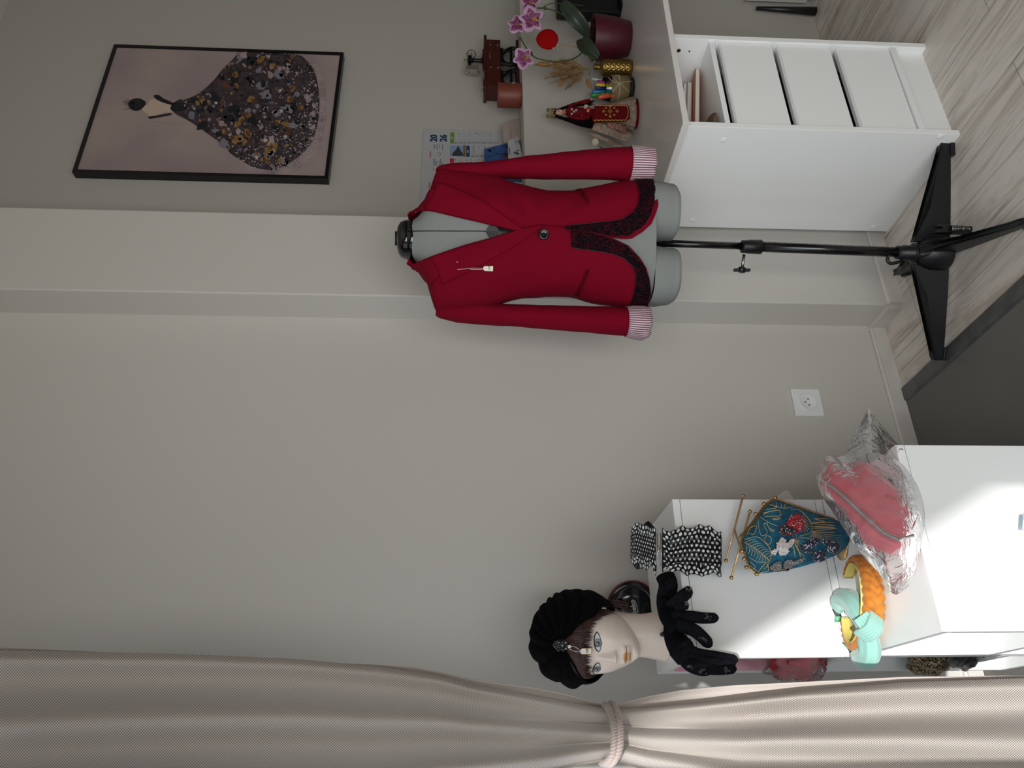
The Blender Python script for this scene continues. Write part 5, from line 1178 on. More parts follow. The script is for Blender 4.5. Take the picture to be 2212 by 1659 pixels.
# headbands
M_vel = mat('amber velvet', 'C07A2C', .8, sheen=.3, bump=.4, bscale=220, col2='A4621C', vscale=60); M_yel = mat('yellow lining', 'D8C46A', .7)
hb_ = thing('braided_headband', at(1868, 1300, Z=Z2), 'braided amber velvet headband lying on the low cabinet', 'headband')
hc = at(1872, 1302, Z=Z2+.002); e0 = at(1872, 1216, Z=Z2+.002)-hc; e1 = at(1912, 1302, Z=Z2+.002)-hc
arc_ = []
for k in range(61):
    a = math.radians(-158+ (298)*k/60)      # from the hidden tip round the near side to the other tip
    arc_.append((hc+e1*math.cos(a)*1.0+e0*math.sin(a)*1.0, k/60))
def hbp(k): return arc_[k][0]
b = MB()
def ht(t): return .0085+.0115*math.sin(math.pi*min(1, max(0, t)))**1.2
for q in range(3):
    pts = []; rr_ = []
    for k in range(61):
        c, t = arc_[k]; out_ = (c-hc); out_.z = 0; out_.normalize(); ph = t*2*math.pi*8.5+q*2.0944; h = ht(t)
        pts.append(c+out_*(.007+.0045*math.sin(2*ph)*h/.02)+Vector((0, 0, h*1.25+h*.62*math.sin(ph)))); rr_.append(h*.47)
    b.tube(smooth_path(pts, 3), [rr_[min(60, i//3)] for i in range(181)], 12)
b.build('velvet_braid', M_vel, hb_)
b = MB(); b.grid(lambda u, v: arc_[round(u*60)][0]+(hc-arc_[round(u*60)][0]).normalized()*-.0005+Vector((0, 0, ht(u)*(.15+2.2*v))), 60, 3); b.build('inner_lining', M_yel, hb_, solid=.0015)
M_mint = mat('mint velvet', '8CBDB1', .8, sheen=.5, bump=.3, bscale=200); M_cloth = mat('dark band end', '4A4C54', .7); M_grn = mat('green tab', '6FB98C', .5)
mt = thing('knotted_headband', at(1850, 1370, Z=Z2), 'pale mint velvet headband with a central knot on the low cabinet', 'headband')
mp = [(1816, 1318, .009), (1808, 1308, .013), (1810, 1298, .018), (1822, 1294, .022), (1838, 1300, .0245), (1850, 1313, .0255), (1860, 1328, .024), (1866, 1342, .021), (1870, 1354, .021), (1873, 1370, .023), (1876, 1388, .0245), (1878, 1402, .025), (1876, 1414, .0245), (1866, 1421, .022), (1854, 1420, .017), (1845, 1412, .010)]
mpts = smooth_path([at(x, y, Y=at(x, y, Z=Z2+.030).y) for x, y, r in mp], 6)
b = MB(); N = len(mpts); nn = 28; vs = []
for i, p in enumerate(mpts):
    t = (mpts[min(i+1, N-1)]-mpts[max(i-1, 0)]).normalized(); u_ = Vector((0, 0, 1)); u_ = (u_-t*t.z).normalized(); w_ = t.cross(u_); r = ipl([(k, q[2]) for k, q in enumerate(mp)], i/6)
    for k in range(nn):
        a = k/nn*6.2832; pl = 1+.09*math.sin(a*7+.05*i)*(1 if r > .012 else .3); vs.append(p+(w_*math.cos(a)*1.0+u_*math.sin(a)*.78)*r*pl*.93)
b.add(vs, [(i*nn+k, i*nn+(k+1) % nn, (i+1)*nn+(k+1) % nn, (i+1)*nn+k) for i in range(N-1) for k in range(nn)]+[tuple(range(nn))[::-1], tuple((N-1)*nn+k for k in range(nn))])
b.build('velvet_band', M_mint, mt)
kc = at(1874, 1352, Y=at(1874, 1352, Z=Z2+.036).y-.012); b = MB()
for s in (-1, 1):
    ax = (RT*.8+DN*.6*s).normalized(); ay = ax.cross(FW)
    for k in range(5):
        o = ay*(k-2)*.0055; b.tube(smooth_path([kc+o-ax*.024-FW*.002, kc+o*1.1-ax*.012-FW*(.012+.004*s), kc+o-FW*(.017+.003*s), kc+o*1.1+ax*.012-FW*(.012+.004*s), kc+o+ax*.024-FW*.002], 4), .0042, 8)
b.build('knot', M_mint, mt)
for a, c, d_ in (((1806, 1316), (1811, 1331), (1810, 1343)), ((1848, 1418), (1836, 1404), (1826, 1391))):
    f_ = lambda q, o=0: at(*q, Z=Z2+.02+o)
    b = MB(); b.tube([f_(a), f_(c)], [.010, .008], 4, flat=.25, up=Vector((.3, .9, .2))); e_ = b.build('band_end', M_cloth, mt)
    b = MB(); b.tube([f_(c), f_(d_)], [.0085, .0085], 4, flat=.2, up=Vector((.3, .9, .2))); b.build('tab', M_grn, mt)

# ------------------------------------------------------------------ things on the desk
YD = 1.78
D_ = lambda x, y, Y=YD: at(x, y, Y=Y)
kd = lambda x, y, Y=YD: (D_(x, y, Y)-CAM).dot(FW)/FPX         # metres per pixel there
def petal(b, c, R, U, N, ang, L, Wd, m, lift=.3, cup=.25, n=7):
    """one petal: a thin curved leaf shape from the centre outwards"""
    d = R*math.cos(ang)+U*math.sin(ang); s_ = N.cross(d)
    def fn(u, v):
        w = Wd*math.sin(math.pi*min(1, v*.90+.08))**.5*(u-.5)
        return c+d*(L*v)+s_*w+N*(lift*L*math.sin(v*2.0)*.5-cup*abs(u-.5)**2*Wd*2)
    b.grid(fn, n, n, m)
# orchid
pc = at(1352, 84, Y=1.755); k = (pc-CAM).dot(FW)/FPX; pc.z = zt
M_pot = mat('plum glazed pot', '4A0E1C', .45); M_leaf = mat('orchid leaf', '2C3A2A', .45, var=.3, vscale=18); M_stem = mat('orchid stem', '3C4A22', .6); M_bark = mat('bark chips', '2A1B14', .95, bump=1, bscale=60)
orc = thing('potted_orchid', pc, 'orchid with spotted purple flowers in a plum coloured pot on the desk', 'potted plant')
b = MB(); b.lathe(pc, [(.0, .0005), (.052, .0005), (.056, .004), (.066, .045), (.073, .09), (.075, .122), (.0755, .128), (.072, .128), (.071, .112), (.0001, .110)], 48); b.build('pot', M_pot, orc)
b = MB(); 
for q in range(70):
    a, r = rh.uniform(0, 6.28), rh.uniform(0, .064); b.ball(pc+Vector((r*math.cos(a), r*math.sin(a), .116+rh.uniform(0, .012))), rh.uniform(.005, .010), 0, 6, (1, .7, .5))
b.build('bark', M_bark, orc)
def leaf(pts, w, Yo):
    P = smooth_path([at(x, y, Y=pc.y+o) for x, y, o in pts], 6); N_ = len(P); b = MB()
    def fn(u, v):
        i = min(N_-1, round(v*(N_-1))); t = (P[min(i+1, N_-1)]-P[max(i-1, 0)]).normalized(); s_ = t.cross(-FW+Vector((0, 0, .5))).normalized()
        ww = w*(math.sin(math.pi*(v*.9+.08))**.6)*(1-.0*v); return P[i]+s_*ww*(u-.5)+FW*(-.010*abs(u-.5)*2+.0)
    b.grid(fn, 8, N_-1); b.build('leaf', M_leaf, orc, solid=.002)
leaf([(1268, 78, 0), (1255, 58, -.03), (1240, 40, -.05), (1222, 18, -.06), (1212, 8, -.06)], .052, 0)
leaf([(1266, 84, -.01), (1256, 84, -.05), (1262, 98, -.08), (1276, 112, -.09), (1292, 126, -.085)], .048, 0)
leaf([(1266, 70, .0), (1258, 62, .02), (1250, 68, .03)], .03, 0)
def stem(pts, r): b = MB(); b.tube(smooth_path([at(x, y, Y=pc.y+o) for x, y, o in pts], 6), r, 8); b.build('flower_stem', M_stem, orc)
stem([(1268, 100, 0), (1255, 116, -.02), (1235, 128, -.03), (1200, 133, -.04), (1160, 126, -.05), (1140, 108, -.05), (1125, 84, -.05)], .0022)
stem([(1268, 78, 0), (1245, 50, .0), (1225, 38, -.01), (1200, 24, -.02), (1175, 18, -.03), (1152, 18, -.04)], .0024)
stem([(1172, 18, -.03), (1182, 10, -.03), (1205, 7, -.03), (1260, 12, -.02)], .0015)
for x, y, o in ((1124, 84, -.05), (1148, 116, -.05), (1178, 18, -.03)): b = MB(); b.ball(at(x, y, Y=pc.y+o), .006, 0, 8, (1, 1, .8)); b.build('bud_node', M_stem, orc)
M_p1 = mat('pale pink petal', 'AE8AA4', .6); M_p2 = mat('magenta petal spots', '540A36', .6, col2='8A4A78', vscale=110); M_p3 = mat('orchid lip', 'B98A5C', .5, col2='5A1030', vscale=120)
Nv = -FW
for cx, cy, o, rpx, rot, tilt in ((1118, 54, -.07, 23, .3, .3), (1149, 42, -.09, 30, .1, -.2), (1147, 8, -.06, 24, .4, .4), (1131, 126, -.07, 24, -.3, -.4)):
    c = at(cx, cy, Y=pc.y+o); r = rpx*k*.95
    N_ = (Nv+Vector((tilt*.5, 0, tilt*.4))).normalized(); U_ = (Vector((0, 0, 1))-N_*N_.z).normalized(); R_ = U_.cross(N_)
    R_ = -R_
    for q, (a, L, w) in enumerate(((math.pi/2, 1, .62), (math.pi/2+1.15, 1, .98), (math.pi/2-1.15, 1, .98), (math.pi/2+2.45, .95, .6), (math.pi/2-2.45, .95, .6))):
        b = MB(); petal(b, c, R_, U_, N_, a+rot, L*r, w*r, 0); petal(b, c+N_*.0009, R_, U_, N_, a+rot, L*r*.88, w*r*.74, 1); b.build('petal', [M_p1, M_p2], orc)
    b = MB(); petal(b, c+N_*.003, R_, U_, N_, -math.pi/2+rot, r*.5, r*.35, 0, .9); b.ball(c+N_*.006+U_*.003, .0042, 0, 8); b.build('lip', M_p3, orc)
# red felt heart on a stick
hk = thing('heart_pick', at(1256, 104, Y=pc.y-.02), 'red felt heart on a thin stick planted in the orchid pot', 'decoration')
c = at(1182, 85, Y=pc.y-.03); b = MB()
b.grid(lambda u, v: c+RT*(21.5*k*math.sin(v*math.pi)*math.cos(u*6.2832)*(1+.04*math.sin(u*19)))+DN*(23.5*k*math.sin(v*math.pi)*math.sin(u*6.2832)*(1-.12*max(0, -math.sin(u*6.2832))*abs(math.cos(u*6.2832))))+FW*(.012*math.cos(v*math.pi)), 40, 16, closeu=True)
b.build('felt_heart', mat('red felt', '8E0508', .95, bump=.8, bscale=250), hk)
b = MB(); b.tube([at(1203, 93, Y=pc.y-.03), at(1256, 104, Y=pc.y-.02)], .0012, 6); b.build('stick', mat('bamboo', 'A5824E', .7), hk)
# black device at the photo's edge
b = MB(); p0, p1 = at(1204, 20, Y=1.80), at(1328, 20, Y=1.80)
b.box((p0.x, 1.80, zt+.006), (p0.x+.28, 1.845, p0.z)); dv = thing('monitor', (p0.x+.14, 1.82, zt), 'black device standing behind the orchid at the edge of the photo', 'device')
b.build('housing', M_black, dv, bevel=.006); b = MB(); b.box((p0.x+.01, 1.78, zt+.0003), (p0.x+.26, 1.85, zt+.006)); b.build('foot', M_black, dv)
# gold vase with dried grasses
vc2 = at(1353, 147, Y=1.775); vc2.z = zt; kv = kd(1320, 147, 1.775)
vs_ = thing('gold_vase', vc2, 'slim gold vase with a raised diamond pattern on the desk', 'vase')
M_vase = mat('antique gold', '8A6F3A', .35, metal=.85)
b = MB(); H_ = .099
def vf(u, v):
    r = .0275*(1-.12*max(0, .08-v)/.08); a = u*6.2832; z = v*H_
    dd = max(abs(math.sin(a*6+v*19)), abs(math.sin(a*6-v*19)))
    return vc2+Vector((math.cos(a), math.sin(a), 0))*(r+.0018*(dd-1)*(1 if .04 < v < .97 else 0))+Vector((0, 0, z+.0003))
b.grid(vf, 144, 70, closeu=True); b.lathe(vc2, [(.0001, .0004), (.026, .0004)], 40, cap=False); b.lathe(vc2, [(.0275, H_), (.024, H_+.004), (.011, H_+.007), (.0085, H_+.011), (.009, H_+.024), (.012, H_+.028), (.010, H_+.028), (.0075, H_+.022)], 40, cap=False)
b.build('vase_body', M_vase, vs_)
db = thing('dried_bouquet', vc2+Vector((0, 0, H_+.026)), 'dried beige pampas grass and bunny tails in the gold vase', 'dried flowers')
M_dry = mat('dried grass', 'A58A62', .9); M_dry2 = mat('tan seed heads', '8F6A3C', .95, bump=.8, bscale=300); M_wht = mat('tiny cream blossoms', 'C9B99A', .8)
rb = random.Random(21); top = at(1272, 148, Y=1.775); b = MB()
def plume(b, p0, p1, w, n, r, m=0):
    d = p1-p0; s1 = d.cross(FW).normalized()
    for q in range(int(n*2.2)):
        t = rb.uniform(.2, 1); c = p0+d*t; side = s1*rb.uniform(-1, 1)*w*(1.1-t)+d.normalized()*rb.uniform(.2, .9)*w+FW*rb.uniform(-1, 1)*w*.5
        b.tube([c, c+side*.6+Vector((0, 0, .001)), c+side], [r, r*.8, r*.3], 3, m, cap=False)
for (x, y, o, w, n) in ((1160, 140, -.02, .014, 150), (1165, 128, 0, .014, 120), (1195, 158, -.03, .022, 160), (1215, 172, -.04, .024, 170), (1190, 180, 0, .012, 60), (1225, 190, -.03, .020, 110), (1200, 146, -.05, .022, 150), (1215, 130, -.04, .020, 110), (1180, 168, .01, .016, 90), (1235, 165, -.06, .024, 150), (1240, 145, -.05, .02, 110)):
    e_ = at(x, y, Y=1.775+o); mid_ = top+(e_-top)*.5+Vector((rb.uniform(-.01, .01), 0, .004)); b.tube([top, mid_, e_], [.0009, .0007, .0004], 4, cap=False); plume(b, top+(e_-top)*.25, e_, w*1.15, n, .0008)
b.build('grass_plumes', M_dry, db, fix=False)
for x, y, x2, y2 in ((1160, 138, 1190, 139), (1208, 187, 1218, 172), (1268, 170, 1278, 192), (1200, 134, 1215, 140)):
    b = MB(); P = [at(x, y, Y=1.74), 0, at(x2, y2, Y=1.74)]; b.tube([P[0]+(P[2]-P[0])*(q/12)+Vector((0, 0, .003*math.sin(q/12*3.14))) for q in range(13)], [.001, .0035, .0052, .0062, .0066, .0068, .0066, .0062, .0058, .005, .004, .0025, .001], 10); b.tube([top, P[2]], .0006, 4); b.build('bunny_tail', M_dry2, db)
b = MB()
for cx, cy in ((1198, 93), (1204, 98), (1195, 104), (1205, 104), (1268, 112), (1275, 120), (1280, 116), (1272, 118), (1282, 121), (1284, 132), (1277, 113)):
    c = at(cx, cy, Y=1.73); b.ball(c, .0024, 0, 6); b.tube([top, c], .0003, 3)
b.build('blossom_spray', M_wht, db)
# glass jar of markers
jc = at(1361, 193, Y=1.79); jc.z = zt; jr_ = .041
jar = thing('glass_jar', jc, 'glass jar wrapped in burlap with a white string bow on the desk', 'jar')
M_gls = bpy.data.materials.new('clear glass'); M_gls.use_nodes = True; g_n = M_gls.node_tree.nodes; g_l = M_gls.node_tree.links
ga = g_n.new('ShaderNodeBsdfTransparent'); ga.inputs[0].default_value = (.9, .93, .92, 1); gb = g_n.new('ShaderNodeBsdfGlossy'); gb.inputs['Roughness'].default_value = .03; gf = g_n.new('ShaderNodeFresnel'); gm = g_n.new('ShaderNodeMixShader')
g_l.new(gf.outputs[0], gm.inputs[0]); g_l.new(ga.outputs[0], gm.inputs[1]); g_l.new(gb.outputs[0], gm.inputs[2]); g_l.new(gm.outputs[0], g_n['Material Output'].inputs[0])
b = MB(); b.lathe(jc, [(.0001, .0005), (.036, .0005), (jr_, .006), (jr_, .085), (.038, .092), (.0385, .100), (.0365, .100), (.036, .092), (jr_-.003, .085), (jr_-.003, .008), (.0001, .006)], 48, cap=False); b.build('jar_glass', M_gls, jar)
M_burl = mat('burlap', '8A7859', .95, bump=1, bscale=500, col2='74643F', vscale=260)
b = MB(); b.lathe(jc, [(jr_+.0008, .018), (jr_+.0022, .018), (jr_+.0022, .077), (jr_+.0008, .077)], 48, cap=False); b.build('burlap_band', M_burl, jar)
b = MB(); M_twn = mat('cream twine', 'B5A993', .8); fj = -FW*1.0; fj.z = 0; fj.normalize(); kn = jc+fj*(jr_+.005)+Vector((0, 0, .052)); rj = Vector((-fj.y, fj.x, 0)); rj = rj if rj.dot(RT) > 0 else -rj
b.tube([jc+Vector((math.cos(q*.2618), math.sin(q*.2618), 0))*(jr_+.003)+Vector((0, 0, .052)) for q in range(24)], .0011, 6, close=True)
for P in ([(0, 0), (.014, .016), (.030, .014), (.026, .002), (0, 0)], [(0, 0), (-.014, .012), (-.024, .022), (-.010, .016), (0, 0)], [(0, 0), (.006, -.015), (.010, -.038)], [(0, 0), (-.010, -.014), (-.022, -.030)], [(0, .0), (.004, .02), (.022, .038)]):
    b.tube(smooth_path([kn+rj*x+Vector((0, 0, z))+fj*.0015-fj*abs(x)*.45 for x, z in P], 5), .0011, 6)
b.ball(kn, .0028, 0, 8); b.build('string_bow', M_twn, jar)
for q, (col, nm, px, py, ang, r) in enumerate((('8A1E66', 'magenta', 1290, 176, .12, .0055), ('C9B021', 'yellow', 1287, 184, .08, .0085), ('101E5A', 'navy', 1285, 190, -.02, .0055), ('1F72B8', 'blue', 1279, 199, -.10, .006), ('1F7A34', 'green', 1276, 206, -.16, .0075), ('C9553A', 'orange', 1292, 210, -.2, .0075), ('A8B8B0', 'white', 1278, 170, .2, .004), ('2E8C3A', 'light green', 1300, 203, .0, .005))):
    t_ = at(px, py, Y=1.79+.008*math.sin(q*2.3)); d = (t_-jc); bt_ = jc+Vector((d.x*.45, (t_.y-jc.y)*.5, .012)); a_ = bt_; mk_ = thing('marker', a_, nm+' marker pen standing in the burlap wrapped jar', 'marker', 'markers in the jar')
    m_ = mat('marker '+nm, col, .35); dd = (t_-a_); b = MB(); b.tube([a_, a_+dd*.62], r*.9, 12); b.build('barrel', m_ if q % 2 else mat('marker barrel white', 'B9B9B4', .4), mk_); b = MB(); b.tube([a_+dd*.60, a_+dd*.97, t_], [r, r, r*.6], 12); b.build('cap', m_, mk_)
# doll in folk costume
dc = at(1371, 246, Y=1.785); dc.z = zt; S = .2965/190
doll = thing('costume_doll', dc, 'small doll with long black hair, gold crown and red embroidered apron on the desk', 'doll')
gd = lambda x, y, o=0: at(x, y, Y=1.785-o)
M_dred = mat('doll red velvet', '5E0A10', .9, bump=.3, bscale=200); M_dlace = mat('doll beige lace', '9A8878', .85, col2='7C6A5E', vscale=90); M_dgold = mat('doll gold trim', 'A08A3C', .6); M_dhair = mat('doll black hair', '060607', .95); M_dskin = mat('doll skin', 'B58A78', .5); M_dgm = mat('crown gold', 'A58A4A', .3, metal=.9)
b = MB(); b.lathe(dc, [(.0001, .0005), (.052, .0005), (.050, .004), (.046, .03), (.036, .07), (.022, .115), (.014, .135), (.0001, .137)], 36, T=Matrix.Diagonal((1, .8, 1))); b.build('underskirt', M_dred, doll)
b = MB(); b.grid(lambda u, v: dc+Vector((math.sin((u-.5)*5.6)*(.018+.040*v)*(1+.04*math.sin(u*60)*v), -math.cos((u-.5)*5.6)*(.016+.030*v)*(1+.04*math.sin(u*60)*v), .128-.118*v)), 90, 14); b.build('skirt', M_dlace, doll, solid=.001)
def sheet(name, quad, m, o=.03, n=8, fl=.004):
    b = MB(); a, c, d, e = quad
    b.grid(lambda u, v: gd((a[0]+(c[0]-a[0])*u)*(1-v)+(e[0]+(d[0]-e[0])*u)*v, (a[1]+(c[1]-a[1])*u)*(1-v)+(e[1]+(d[1]-e[1])*u)*v, o+fl*math.sin(v*7+u*2)), n, n); return b.build(name, m, doll, solid=.0012)
sheet('lace_panel', [(1286, 262), (1278, 280), (1352, 306), (1367, 288)], M_dlace, .030); sheet('lace_panel', [(1274, 284), (1272, 290), (1330, 318), (1352, 316)], M_dlace, .006)
sheet('embroidered_insert', [(1310, 264), (1312, 274), (1350, 288), (1355, 270)], mat('rose embroidery', '6A2A2C', .85, col2='9A8070', vscale=160), .036)
b = MB(); ap_ = [(1284, 228), (1300, 225.5), (1350, 226), (1358, 230), (1361, 240), (1360, 256), (1350, 262), (1282, 264), (1279, 258), (1284, 246)]
def ax_(x, y, o): q = gd(x, y, 0); return gd(x, y, .045-.0000*(y-245)**2+o)
b.poly([ax_(x, y, 0) for x, y in ap_], (0, .002, 0)); apn = b.build('apron', M_dred, doll)
b = MB(); b.tube([ax_(x, y+math.sin(i*1.9)*.8, .001) for i, (x, y) in enumerate([(1286+2.5*i, 227.6) for i in range(26)]+[(1354, 230), (1357, 236), (1357, 244), (1356, 252), (1352, 257)]+[(1350-2.5*i, 259.6) for i in range(28)])], .0013, 6)
for x, y, s_ in ((1318, 240, 5), (1318, 230, 3.2), (1318, 251, 3.2), (1304, 240, 3.2), (1333, 240, 3.2), (1309, 233, 2.2), (1327, 233, 2.2), (1309, 248, 2.2), (1327, 248, 2.2)):
    for r_ in (s_, s_*.45): b.tube([ax_(x+r_*math.cos(q*1.5708), y+r_*math.sin(q*1.5708), .0008) for q in range(4)], .0009, 5, close=True)
b.build('gold_embroidery', M_dgold, apn)
b = MB(); b.tube(smooth_path([gd(1222, 241, .012), gd(1240, 242, .014), gd(1262, 243, .018), gd(1284, 245, .022)], 4), [.010, .0135, .0175, .018, .018, .018, .017, .016, .015, .014, .014, .015, .016], 20, flat=.8); b.build('bodice', M_dred, doll)
for pts in ([(1228, 232, .015), (1250, 224, .020), (1268, 219, .028), (1275, 216, .030)], [(1228, 250, .015), (1250, 256, .022), (1270, 253, .030), (1272, 244, .038)]):
    b = MB(); b.tube(smooth_path([gd(*p) for p in pts], 4), [.007]*9+[.005]*4, 12); b.build('sleeve', M_dred, doll)
b = MB(); b.ball(gd(1276, 215, .032), .0042, 0, 10, (1, .7, 1.4)); b.ball(gd(1270, 240, .042), .004, 0, 8, (1.4, .7, 1)); b.build('hand', M_dskin, doll)
b = MB(); b.ball(gd(1271, 237, .036), .0085, 0, 14); b.ball(gd(1266, 231, .036), .008, 1, 14); b.ball(gd(1257, 250, .034), .0035, 0, 8); b.build('held_fruit', [mat('shiny red', '8E0A14', .2, coat=.5), mat('ivory wool', 'A89A84', .9)], doll)
b = MB()
for x, y in ((1235, 236), (1240, 241), (1235, 246), (1245, 238)):
    for q in range(5): b.ball(gd(x+1.6*math.cos(q*1.257), y+1.6*math.sin(q*1.257), .030), .0015, 0, 6)
b.build('white_blossoms', mat('white beads', 'B9B9BC', .4), doll)
b = MB(); b.ball(gd(1209, 243.5, .012), .0135, 0, 24, (.78, .8, 1.0)); b.tube([gd(1218, 243, .006), gd(1224, 242, .010)], .005, 10)
b.ball(gd(1211, 243.5, .0235), .0016, 0, 8, (1, 1, 1.2)); b.build('face', M_dskin, doll)
b = MB()
for y in (240.5, 247): b.ball(gd(1207.5, y, .0222), .0017, 0, 8, (1.3, .4, .8)); 
b.build('eye', mat('dark blue eye', '10182A', .3), doll); b = MB(); b.ball(gd(1214.8, 243.5, .0225), .0014, 0, 8, (1.6, .5, .6)); b.build('mouth', mat('doll lips', '8E2A30', .4), doll)
b = MB()
for q in range(150):
    t = rb.random(); s_ = -1 if q % 3 == 0 else 1
    y0_ = 245+rb.uniform(-6, 7); ye = (222+rb.uniform(-6, 6)) if s_ < 0 else 262+rb.uniform(-10, 16); xe = rb.uniform(1262, 1288) if s_ < 0 else rb.uniform(1275, 1296)
    o0_ = rb.uniform(-.006, .010); b.tube(smooth_path([gd(1199, y0_, o0_), gd(1212, 245+s_*9+rb.uniform(-1, 3)*s_, o0_+.002), gd((1212+xe)/2, (245+s_*9+ye)/2+s_*3, o0_+.012), gd(xe, ye, o0_+rb.uniform(.008, .022))], 3), [.0016]*8+[.0012, .0004], 4, cap=False)
b.ball(gd(1206, 245, -.004), .0155, 0, 16, (.95, .9, 1.05)); b.build('hair', M_dhair, doll)
b = MB()
cr0 = gd(1200, 245, .002)
for q in range(14):
    a = q/14*6.2832; p = cr0+Vector((.0165*math.cos(a), .0150*math.sin(a), 0)); p2 = cr0+Vector((.0145*math.cos(a+.2), .0135*math.sin(a+.2), .027)); b.tube([p, p2], .0005, 4)
    p3 = cr0+Vector((.0145*math.cos(a-.2), .0135*math.sin(a-.2), .027)); b.tube([p, p3], .0005, 4)
for z_, r in ((0, .0168), (.013, .0158), (.027, .0146)): b.tube([cr0+Vector((r*math.cos(q*.2618), r*.92*math.sin(q*.2618), z_)) for q in range(24)], .0012, 6, close=True)
b.ball(gd(1197, 248, .022), .0042, 0, 12, (1, .5, 1)); b.build('crown', M_dgm, doll)
# white flower on a black stem behind the sleeve
wf = thing('white_flower', D_(1320, 330, 1.80), 'small white artificial flower on a black stem partly behind the red sleeve', 'flower')
c = D_(1286, 307, 1.78); b = MB()
for q in range(26): petal(b, c, R_, U_, Nv, q*.62, .013-.00025*q, .006, 0, .6)
b.build('flower_head', mat('cream silk', 'B5B095', .8), wf, fix=False)
b = MB(); b.tube([D_(1294, 316, 1.78), D_(1325, 333, 1.80), (D_(1325, 333, 1.80).x, 1.80, zt+.001)], .0013, 6); b.build('flower_stem', M_black, wf)
# ------------------------------------------------------------------ things on the ledge
YL = 1.965
Lp = lambda x, y, Y=YL: at(x, y, Y=Y)
cc_ = Lp(1123, 205, 1.90); kc_ = (cc_-CAM).dot(FW)/FPX
cup = thing('leather_cup', (cc_.x, 1.904, LZ), 'round red brown leather cup with white line drawing on the ledge', 'pot'); c0 = Vector((cc_.x, 1.904, LZ+.0002)); rc_ = 26*kc_; hc_ = Lp(1075, 205, 1.90).z-LZ
b = MB(); b.lathe(c0, [(.0001, 0), (rc_-.001, 0), (rc_, .002), (rc_, hc_-.002), (rc_-.001, hc_), (rc_-.003, hc_-.001), (rc_-.003, .006), (.0001, .006)], 44, cap=False); b.build('leather_body', mat('cognac leather', '6E3426', .5, bump=.1, bscale=90), cup)
b = MB()
def cs_(x, y):
    q = Lp(x, y, 1.90); dx = max(-.98, min(.98, (q.x-c0.x)/rc_)); return Vector((q.x, c0.y-rc_*math.sqrt(1-dx*dx)-.0006, q.z))
b.tube(smooth_path([cs_(x, y) for x, y in ((1083, 182), (1092, 185), (1098, 184), (1094, 182), (1084, 181))], 4), .0007, 5)
b.tube(smooth_path([cs_(x, y) for x, y in ((1097, 183), (1101, 190), (1106, 197), (1112, 197), (1118, 190), (1122, 187), (1116, 186), (1108, 184), (1100, 184))], 4), .0007, 5)
b.tube([cs_(1108+3.5*math.cos(q*.6), 190+3.2*math.sin(q*.6)) for q in range(11)], .0007, 5); b.build('line_drawing', mat('white line', 'A8A29C', .6), cup)
# miniature treadle sewing machine
M_wd = mat('cherry wood', '4E1C12', .4, col2='33100A', vscale=40, stretch=(1, 1, 6)); M_irn = mat('black cast iron', '0A0B0B', .4, metal=.3)
sm = thing('miniature_sewing_machine', Lp(1122, 140), 'miniature antique treadle sewing machine ornament of dark wood on the ledge', 'ornament')
zl_ = lambda x: Lp(x, 140).z; xl_ = lambda y: Lp(1100, y).x
Ya, Yb_ = 1.950, 2.020
def wbox(nm, x0, x1, y0, y1, m, Y0=Ya, Y1=Yb_, par=sm, bev=.001): b = MB(); b.box((min(xl_(y0), xl_(y1)), Y0, min(zl_(x0), zl_(x1))), (max(xl_(y0), xl_(y1)), Y1, max(zl_(x0), zl_(x1)))); return b.build(nm, m, par, bevel=bev)
b = MB(); b.box((xl_(186), Ya, LZ+.0003), (xl_(92), Yb_, zl_(1115))); b.build('base_board', M_wd, sm, bevel=.002)
wbox('table_top', 1045, 1051, 197, 86, M_wd, Ya-.003, Yb_+.004)
dw = wbox('drawer_case', 1051.3, 1081, 193, 94, M_wd)
b = MB()
for x, y in ((1059, 97), (1075, 98), (1060, 146), (1076, 147)): p = Lp(x, y, Ya); b.ball((p.x, Ya-.001, p.z), .0028, 0, 10)
b.build('drawer_knob', mat('pewter', 'A9A59C', .4, metal=.8), dw); b = MB(); b.tube([Lp(1058, 112, Ya-.002), Lp(1058, 125, Ya-.002)], .001, 6); b.build('drawer_handle', mat('pewter', 'A9A59C', .4, metal=.8), dw)
for ya, yb in ((104, 142), (152, 190)):
    f_ = lambda x, y, o=0: Lp(x, y, Ya+.012+o); b, b2 = MB(), MB()
    for P, r in (([(1082, ya+2), (1090, ya+6), (1104, ya), (1117, ya+3)], .0035), ([(1082, yb-3), (1092, yb-4), (1104, yb-1), (1117, yb-5)], .0035), ([(1083, (ya+yb)/2), (1092, ya+8), (1103, ya+6)], .0022), ([(1083, (ya+yb)/2), (1092, yb-7), (1103, yb-5)], .0022), ([(1104, ya+1), (1104, yb-2)], .003), ([(1084, ya+3), (1084, yb-3)], .004)):
        b.tube(smooth_path([f_(*p) for p in P], 4), r*1.7, 8); b2.tube(smooth_path([f_(p[0], p[1], .045) for p in P], 4), r*1.7, 8)
    b.build('iron_leg', M_irn, sm); b2.build('iron_leg', M_irn, sm)
mm = MB(); f_ = lambda x, y, o=0: Lp(x, y, 1.985+o)
mm.box((xl_(158), 1.965, zl_(1045)), (xl_(108), 2.005, zl_(1042.5)))
mm.tube(smooth_path([f_(1043, 131), f_(1032, 131), f_(1022, 130), f_(1016, 132)], 4), [.014, .010, .008, .007, .007, .007, .007, .008, .008, .008, .009, .009, .009], 14)
mm.tube(smooth_path([f_(1015, 122), f_(1014, 134), f_(1015, 146), f_(1018, 152)], 4), [.0075]*5+[.006]*5+[.0065]*3, 14); mh_ = mm.build('machine_head', M_irn, sm)
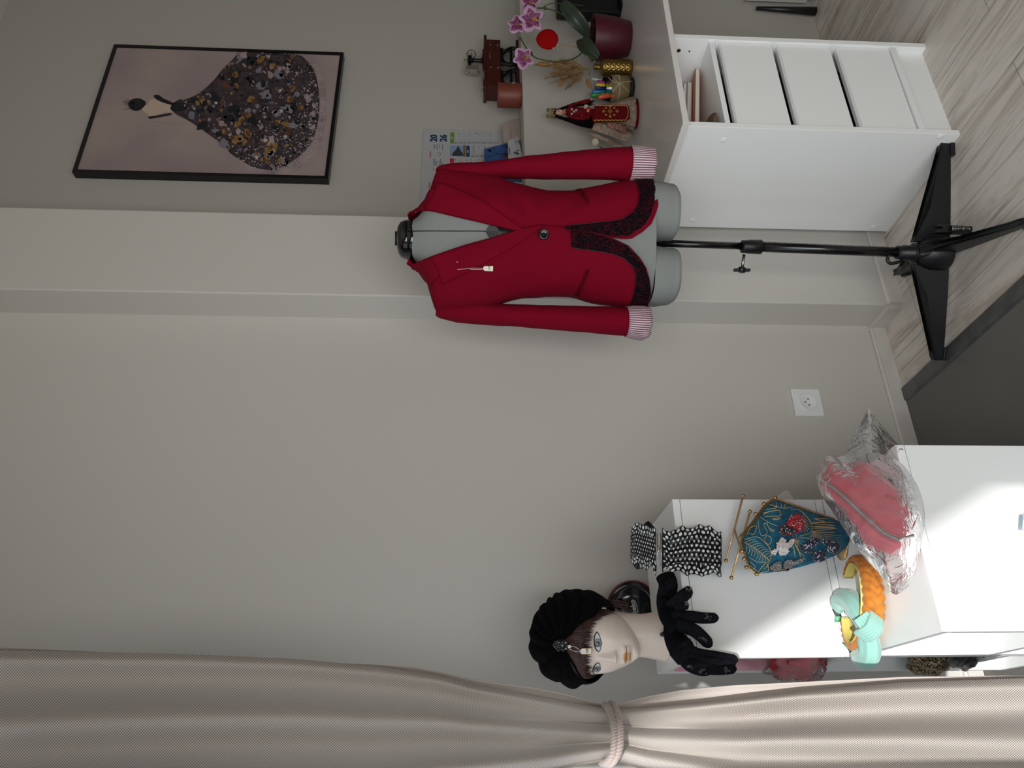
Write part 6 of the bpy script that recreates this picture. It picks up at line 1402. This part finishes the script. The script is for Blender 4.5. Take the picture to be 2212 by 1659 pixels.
b = MB(); b.box((f_(1020, 157).x, 1.972, f_(1033, 152).z), (f_(1020, 147).x, 1.995, f_(1007, 152).z)); b.build('face_plate', mat('pewter', 'A9A59C', .4, metal=.8), mh_, bevel=.002)
b = MB(); wc = f_(1018, 117); b.tube([wc+RT*10*kc_*math.cos(q*.2618)+DN*10*kc_*math.sin(q*.2618) for q in range(24)], .0016, 8, close=True)
for q in range(5): b.tube([wc, wc+RT*9.5*kc_*math.cos(q*1.2566)+DN*9.5*kc_*math.sin(q*1.2566)], .0008, 5)
b.build('hand_wheel', mat('dark pewter', '6A6258', .35, metal=.8), mh_)
b = MB(); b.tube([f_(1012, 129), f_(1002, 129)], .0015, 8); b.lathe(f_(1009, 129), [(.004, 0), (.004, .001), (.0025, .002), (.0025, .009), (.004, .010), (.004, .011)], 14); b.build('thread_spool', M_dgm, mh_)
b = MB(); b.tube([f_(1033, 152), f_(1043, 152)], .001, 6); b.tube([f_(1026, 118), f_(1045, 118)], .0008, 5); b.tube([f_(1028, 122), f_(1045, 122)], .0008, 5); b.tube([f_(1014, 157), f_(1005, 157)], .002, 6); b.build('needle_bar', M_steel, mh_)
b = MB(); b.grid(lambda u, v: Vector((xl_(200)+(xl_(150)-xl_(200))*u, Ya-.0035+.02*v, zl_(1044)+.0022*math.sin(u*9+v*3)+.0012-.004*max(0, .3-v))), 14, 6); b.build('cloth', mat('worn cloth', '8C8378', .9, col2='5A5048', vscale=60), sm, solid=.001)
# ------------------------------------------------------------------ low front cabinet and what leans on it, at the photo's edge
cabinet('lowest white display cabinet in front of the low one, below the photo edge', -2*D2, -D2-.0015, .165, [])
p = at(2208, 1128, Y=1.25); cg = thing('greeting_card', (p.x, 1.245, .165), 'blue and white card just showing at the bottom edge before the low cabinet', 'card')
b = MB(); q0, q1 = at(2208, 1110, Y=1.245), at(2205, 1145, Y=1.245)
b.poly([Vector((q1.x, 1.240, q1.z)), Vector((q0.x, 1.240, q0.z+.001)), Vector((q0.x, 1.222, .166)), Vector((q1.x, 1.222, .166))], (0, .0012, 0)); b.build('card_stock', mat('light blue card', '5FA8D0', .5, col2='D5D8DC', vscale=60), cg)
b = MB(); pk = [at(1664, 1083, Y=1.548), at(1697, 1058, Y=1.55), at(1704, 1062, Y=1.55), at(1716, 1080, Y=1.548), at(1700, 1110, Y=1.545), at(1670, 1110, Y=1.545)]
b.poly(pk, (0, .001, 0)); tag(b.build('film_packet', M_film), 'corner of a clear film packet showing behind the teal bag', 'packet')
